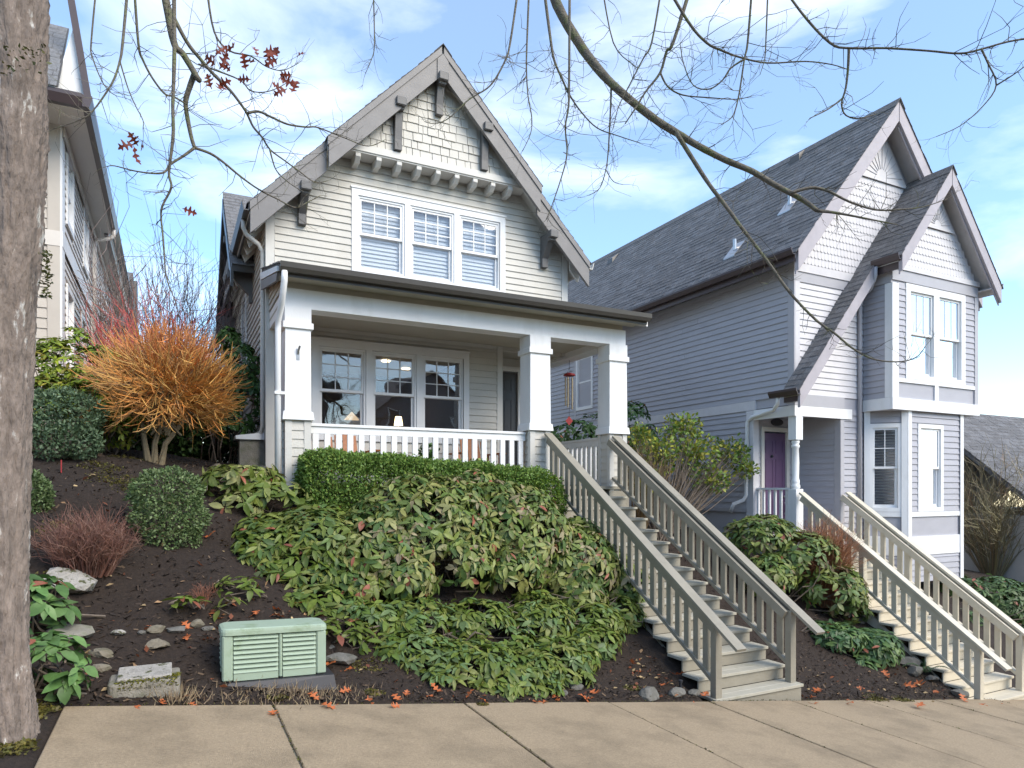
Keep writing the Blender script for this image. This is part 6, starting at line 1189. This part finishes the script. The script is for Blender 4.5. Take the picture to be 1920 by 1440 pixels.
LIMBS = [  # (pixel polyline, distance at both ends, radius in pixels at both ends)
 ([(300, -60), (318, 40), (328, 85), (342, 100), (356, 122), (370, 146), (375, 151)], 4.6, 4.7, 7, 4.6),
 ([(364, 140), (354, 168), (348, 190), (350, 212), (355, 240), (360, 262), (365, 277)], 4.7, 4.8, 5, 3.2),
 ([(365, 277), (345, 292), (320, 308), (308, 323), (285, 325), (250, 320), (215, 311), (200, 312)], 4.8, 4.6, 3, .7),
 ([(365, 277), (395, 288), (420, 305), (450, 330), (485, 355), (520, 373), (553, 389), (575, 380), (600, 367)], 4.8, 5.2, 2.8, .8),
 ([(326, -40), (327, 80), (326, 140), (324, 200), (325, 245), (322, 280), (318, 310), (317, 330), (321, 352), (305, 385), (302, 405), (305, 440), (308, 480), (312, 520), (322, 548)], 4.4, 4.5, 4, 1.0),
 ([(285, -60), (320, 20), (350, 78), (375, 110), (403, 142), (432, 170), (455, 200), (464, 215), (475, 238), (492, 258), (506, 280), (535, 302), (565, 324), (590, 342), (610, 340)], 4.7, 5.2, 4, .8),
 ([(464, 212), (485, 209), (510, 220), (540, 233), (573, 238), (592, 238), (615, 246), (650, 260), (690, 274), (722, 262)], 4.9, 5.3, 2.6, .7),
 ([(506, 280), (511, 300), (520, 322), (545, 345), (570, 360)], 5.0, 5.1, 1.8, .6),
 ([(240, -30), (230, 80), (225, 112), (214, 148), (195, 180), (172, 210), (150, 225), (100, 242)], 4.1, 4.0, 2.8, .8),
 ([(252, -20), (260, 85), (268, 112), (285, 145), (308, 175), (325, 181), (346, 193)], 4.5, 4.7, 2.4, 1.6),
 ([(180, -20), (171, 80), (173, 106), (190, 150), (205, 171), (219, 180)], 4.2, 4.2, 1.8, .6),
 ([(225, 115), (240, 165), (255, 200), (268, 225), (268, 242)], 4.1, 4.2, 1.4, .6),
 ([(388, -20), (402, 60), (430, 95), (470, 105), (500, 125), (530, 132), (560, 118)], 4.8, 5.0, 2.2, .6),
 ([(372, 120), (400, 130), (450, 150), (470, 170), (500, 172), (530, 160), (545, 148)], 4.8, 5.0, 1.8, .6),
 ([(1010, -90), (1045, 10), (1085, 80), (1110, 115), (1140, 150), (1180, 186), (1230, 225), (1270, 250), (1310, 274), (1360, 300), (1410, 321), (1450, 345), (1482, 362), (1510, 378), (1532, 395)], 5.6, 5.2, 9.4, 3.4),
 ([(1532, 395), (1560, 398), (1600, 405), (1650, 415), (1682, 421)], 5.2, 5.2, 3.2, .8),
 ([(1482, 362), (1520, 352), (1552, 358), (1592, 378), (1640, 393), (1682, 393), (1730, 388), (1776, 373)], 5.2, 5.1, 3.2, .7),
 ([(1268, 249), (1300, 300), (1330, 346), (1360, 385), (1387, 422), (1420, 465), (1446, 500), (1482, 550), (1530, 600), (1565, 625), (1600, 654), (1640, 674), (1690, 678), (1720, 668), (1736, 648)], 5.35, 4.9, 4.3, .7),
 ([(1068, -10), (1067, 150), (1066, 200), (1060, 240), (1063, 290), (1052, 335), (1035, 385), (1024, 412)], 5.4, 5.3, 2.6, .7),
 ([(1020, -20), (1033, 80), (1040, 115), (1055, 150), (1067, 176), (1090, 210), (1120, 240), (1160, 255), (1200, 268)], 5.4, 5.4, 3, .7),
 ([(992, -20), (988, 80), (987, 130), (990, 180), (997, 220), (995, 250), (980, 283)], 5.3, 5.3, 2, .6),
 ([(970, -10), (956, 84), (948, 112), (930, 146), (913, 166), (880, 186), (860, 205), (838, 224), (815, 232), (796, 228)], 5.2, 5.1, 2.2, .6),
 ([(1146, 160), (1145, 200), (1142, 260), (1140, 290), (1136, 318), (1125, 352), (1105, 366)], 5.5, 5.4, 2.0, .6),
 ([(1136, 318), (1150, 340), (1168, 346)], 5.4, 5.4, 1, .5),
 ([(1300, -40), (1262, 80), (1250, 96), (1238, 136), (1212, 170), (1190, 205), (1172, 232)], 5.0, 5.1, 3.6, 1),
 ([(1238, 136), (1252, 162), (1280, 178), (1330, 183), (1380, 186), (1410, 180)], 5.1, 5.0, 2, .6),
 ([(1240, -20), (1222, 80), (1206, 110), (1180, 160), (1160, 200), (1150, 240)], 5.2, 5.2, 2, .7),
 ([(1225, -70), (1290, 40), (1325, 80), (1352, 94), (1390, 108), (1440, 118), (1510, 115), (1560, 121), (1592, 131)], 4.9, 5.0, 3, .8),
 ([(1410, -20), (1402, 80), (1396, 110), (1387, 170), (1379, 205), (1370, 222), (1352, 234)], 4.9, 4.9, 2.4, .7),
 ([(1394, 112), (1370, 128), (1355, 150), (1330, 167), (1300, 160), (1282, 120), (1275, 80)], 4.9, 5.0, 1.8, .8),
 ([(1430, -80), (1500, 20), (1556, 80), (1592, 90), (1660, 90), (1740, 95), (1800, 100), (1840, 92), (1890, 78), (1940, 70)], 4.6, 4.4, 2.3, 1.6),
 ([(1592, 90), (1590, 130), (1586, 165), (1578, 195), (1586, 216), (1612, 222), (1642, 214)], 4.6, 4.7, 2.8, .8),
 ([(1580, 184), (1552, 205), (1518, 222)], 4.65, 4.6, 1.8, .8),
 ([(1840, 92), (1852, 118), (1868, 160), (1842, 200), (1800, 236), (1756, 256)], 4.4, 4.5, 2, .6),
 ([(1868, 160), (1900, 140), (1930, 118)], 4.4, 4.3, 1.6, .8),
 ([(1440, -20), (1436, 80), (1434, 110), (1425, 140)], 4.8, 4.8, 1.8, .5),
 ([(1128, -30), (1150, 80), (1185, 120), (1200, 128)], 5.2, 5.2, 1.6, .5),
 ([(700, -20), (702, 82), (697, 110), (685, 138)], 5.0, 5.0, 1.4, .5),
]
tw = MB()
def twigs_from(p, d, ln, r, lev):
    k = 3; pts = [p]; q = p.copy(); dd = d.copy()
    for i in range(k):
        dd = (dd+Vector((random.gauss(0, .28), random.gauss(0, .28), random.gauss(.06, .24)))).normalized(); q = q+dd*ln/k; pts.append(q.copy())
    tw.tube(pts, [r, r*.8, r*.6, r*.4], 3, cap=False)
    if lev > 0:
        for i in range(random.choice([1, 2, 2, 3])):
            j = random.randint(1, 3); d2 = (dd+Vector((random.gauss(0, .7), random.gauss(0, .7), random.gauss(0, .6)))).normalized(); twigs_from(pts[j], d2, ln*random.uniform(.35, .65), r*.65, lev-1)
nodes = []
for P_, d0, d1, r0, r1 in LIMBS:
    pts = [onD(x, y, d0+(d1-d0)*i/(len(P_)-1)) for i, (x, y) in enumerate(P_)]
    sm_ = catmull(pts, 4); n = len(sm_); rr_ = [max(.0022, (r0+(r1-r0)*(i/(n-1))**.8)*d0/FPX*(1+.10*random.random())) for i in range(n)]
    part('limb', m_limb, tree, lambda b: b.tube(sm_, rr_, 8 if r0 > 3 else 5), sm=True)
    if P_[0][1] < 0: nodes.append((sm_[0], rr_[0]))
    L_ = sum((sm_[i+1]-sm_[i]).length for i in range(n-1)); cnt = int(L_/.052)
    for i in range(cnt):
        j = random.randint(int(n*.15), n-2); p = sm_[j]; d = (sm_[j+1]-sm_[j]).normalized(); s_ = Vector((random.gauss(0, 1), random.gauss(0, 1), random.gauss(.1, 1))).normalized()
        twigs_from(p, (d*.7+s_).normalized(), random.uniform(.06, .26) if random.random() < .8 else random.uniform(.25, .42), max(.0014, min(.003, rr_[j]*.5)), random.choice([0, 1, 1]))
    twigs_from(sm_[-1], (sm_[-1]-sm_[-3]).normalized(), .12, .0018, 1)
tw.build('twigs', m_limb, tree, kind='stuff')
# the limbs out of view that carry the hanging branches
hub = [topT, topT+Vector((.5, .3, .6))]
A1 = onD(620, -420, 4.7); A2 = onD(1100, -330, 5.4); A3 = onD(1480, -260, 4.9)
part('limb', m_limb, tree, lambda b: b.tube(catmull([topT-Vector((0, 0, .4)), onD(300, -520, 4.4), A1, A2, A3, onD(1800, -120, 4.5)], 5), [.10, .095, .09, .088, .085, .08, .078, .075, .072, .07, .068, .065, .062, .06, .058, .055, .052, .05, .047, .044, .04, .036, .032, .028, .024, .02], 9), sm=True)
mainc = catmull([topT-Vector((0, 0, .4)), onD(300, -520, 4.4), A1, A2, A3, onD(1800, -120, 4.5)], 5)
for p, r in nodes:
    q = min(mainc, key=lambda c: (c-p).length); part('limb', m_limb, tree, lambda b: b.tube(catmull([q, q.lerp(p, .5)+Vector((0, 0, .12)), p], 3), [r*1.6, r*1.5, r*1.4, r*1.3, r*1.2, r*1.1, r], 6), sm=True)
oakpx = [(405, 105), (418, 118), (410, 130), (402, 122), (425, 108), (415, 95), (408, 162), (420, 165), (485, 105), (500, 92), (492, 98), (520, 108), (500, 110), (555, 113), (548, 140), (463, 133), (472, 150), (520, 157), (530, 172), (545, 172), (556, 160), (538, 165), (252, 268), (260, 275), (246, 272), (268, 275), (342, 391), (552, 148), (398, 168), (478, 112)]
for px, py in oakpx:
    o = bpy.data.objects.new('oak_leaf', random.choice(OAKD)); C.objects.link(o); p = onD(px, py, 4.8+random.uniform(-.1, .1)); attach(o, tree); s = random.uniform(.085, .135); o.location = p; o.scale = (s, s, s)
    o.rotation_euler = (R_(90)+random.gauss(0, .5), random.gauss(0, .5), -YAW+random.gauss(0, .6)); o.rotation_euler.rotate_axis('Z', random.uniform(0, 6.28))

# ------------------------------------------------------------------ greenery closing the gap between the left houses
small_shrub('laurel_hedge', 'dark evergreen hedge closing the gap behind the dogwoods', [((x, 17+.3*math.sin(i), tz(0, 17)+.7), (.75, .6, 1.25)) for i, x in enumerate((-1.0, -.2, .5, 1.0))], 16000, .14, [(.035, .075, .022), (.05, .10, .03), (.025, .06, .018)], cat='hedge', floor=False, base=(0, 17, tz(0, 17)))
small_shrub('evergreen_shrub', 'dark low evergreen shrub under the orange dogwood', [((-.75, 12.6, tz(-.75, 12.6)+.45), (.6, .5, .6)), ((.25, 12.9, tz(.25, 12.9)+.4), (.6, .5, .55))], 9000, .10, [(.04, .085, .022), (.06, .11, .03), (.03, .065, .018)], floor=False, base=(-.2, 12.7, tz(-.2, 12.7)))
# ------------------------------------------------------------------ houses and bare trees across the street, mirrored in the panes
def opposite(x, w_, h, ridge, m, label):
    y1, y0 = -19.0, -29.0; zg = tz(x, -19)-.2; t = thing('opposite_house', (x, -19, zg), label, 'house', None)
    wl = part('wall', m, t, lambda b: b.prism([(x-w_/2, zg), (x+w_/2, zg), (x+w_/2, zg+h), (x, zg+ridge-.2), (x-w_/2, zg+h)], 'Y', y0, y1))
    part('roof', m_shing, t, lambda b: b.prism([(x-w_/2-.5, zg+h-.35), (x, zg+ridge+.1), (x+w_/2+.5, zg+h-.35), (x+w_/2+.5, zg+h-.55), (x, zg+ridge-.1), (x-w_/2-.5, zg+h-.55)], 'Y', y0-.4, y1+.5))
    for i, ux in enumerate((-.27, .27)):
        for vz in (1.2, 4.0):
            wn = part('window', m_white, t, lambda b: frame_rect(b, (x+ux*w_, y1, zg), (1, 0, 0), (0, 1, 0), -.6, .6, vz, vz+1.5, .1, 0, .05)); part('pane', m_black, wn, lambda b: ubox(b, (x+ux*w_, y1, zg), (1, 0, 0), (0, 1, 0), -.5, .5, vz+.1, vz+1.4, .002, .02))
    part('door', m_doord, t, lambda b: b.box(x-.45, x+.45, y1+.002, y1+.05, zg+.3, zg+2.4))
m_opp = mat('umber_siding_paint', (.16, .12, .10), .6, .08, 3); m_opp2 = mat('slate_siding_paint', (.17, .18, .20), .6, .08, 3)
opposite(-6, 8, 5.2, 8.2, m_opp2, 'slate house across the street behind the viewer, uphill one'); opposite(4.5, 8, 5.4, 8.6, m_opp, 'umber house across the street behind the viewer'); opposite(15, 8, 5.2, 8.4, m_opp2, 'slate house across the street behind the viewer, downhill one'); opposite(25.5, 8, 5.2, 8.2, m_opp, 'umber house across the street behind the viewer, lowest one')
def bare_tree(x, y, h, label):
    zg = tz(x, y)-.1; t = thing('bare_tree', (x, y, zg), label, 'tree'); part('trunk', m_limb, t, lambda b: b.tube([(x, y, zg), (x+.05, y, zg+h*.25), (x-.05, y+.05, zg+h*.45)], [.16, .13, .11], 9)); b = MB()
    def grow(p, d, ln, r, lev):
        pts = [p]; q = p.copy(); dd = d.copy()
        for i in range(3): dd = (dd+Vector((random.gauss(0, .22), random.gauss(0, .22), random.gauss(.05, .15)))).normalized(); q = q+dd*ln/3; pts.append(q.copy())
        b.tube(pts, [r, r*.85, r*.7, r*.55], 4, cap=False)
        if lev:
            for i in range(random.choice([3, 4])): grow(pts[random.randint(1, 3)], (dd+Vector((random.gauss(0, .7), random.gauss(0, .7), random.gauss(.05, .5)))).normalized(), ln*random.uniform(.5, .75), r*.55, lev-1)
    for i in range(7): a = i*.9; grow(Vector((x, y, zg+h*random.uniform(.25, .45))), Vector((math.cos(a), math.sin(a), .9)).normalized(), h*.3, .06, 3)
    b.build('branches', m_limb, t, kind='stuff')
bare_tree(-3.5, -7.5, 9, 'bare street tree across the road behind the viewer, uphill one'); bare_tree(5.5, -7.8, 9, 'bare street tree across the road behind the viewer, middle one'); bare_tree(15, -7.6, 9, 'bare street tree across the road behind the viewer, downhill one')
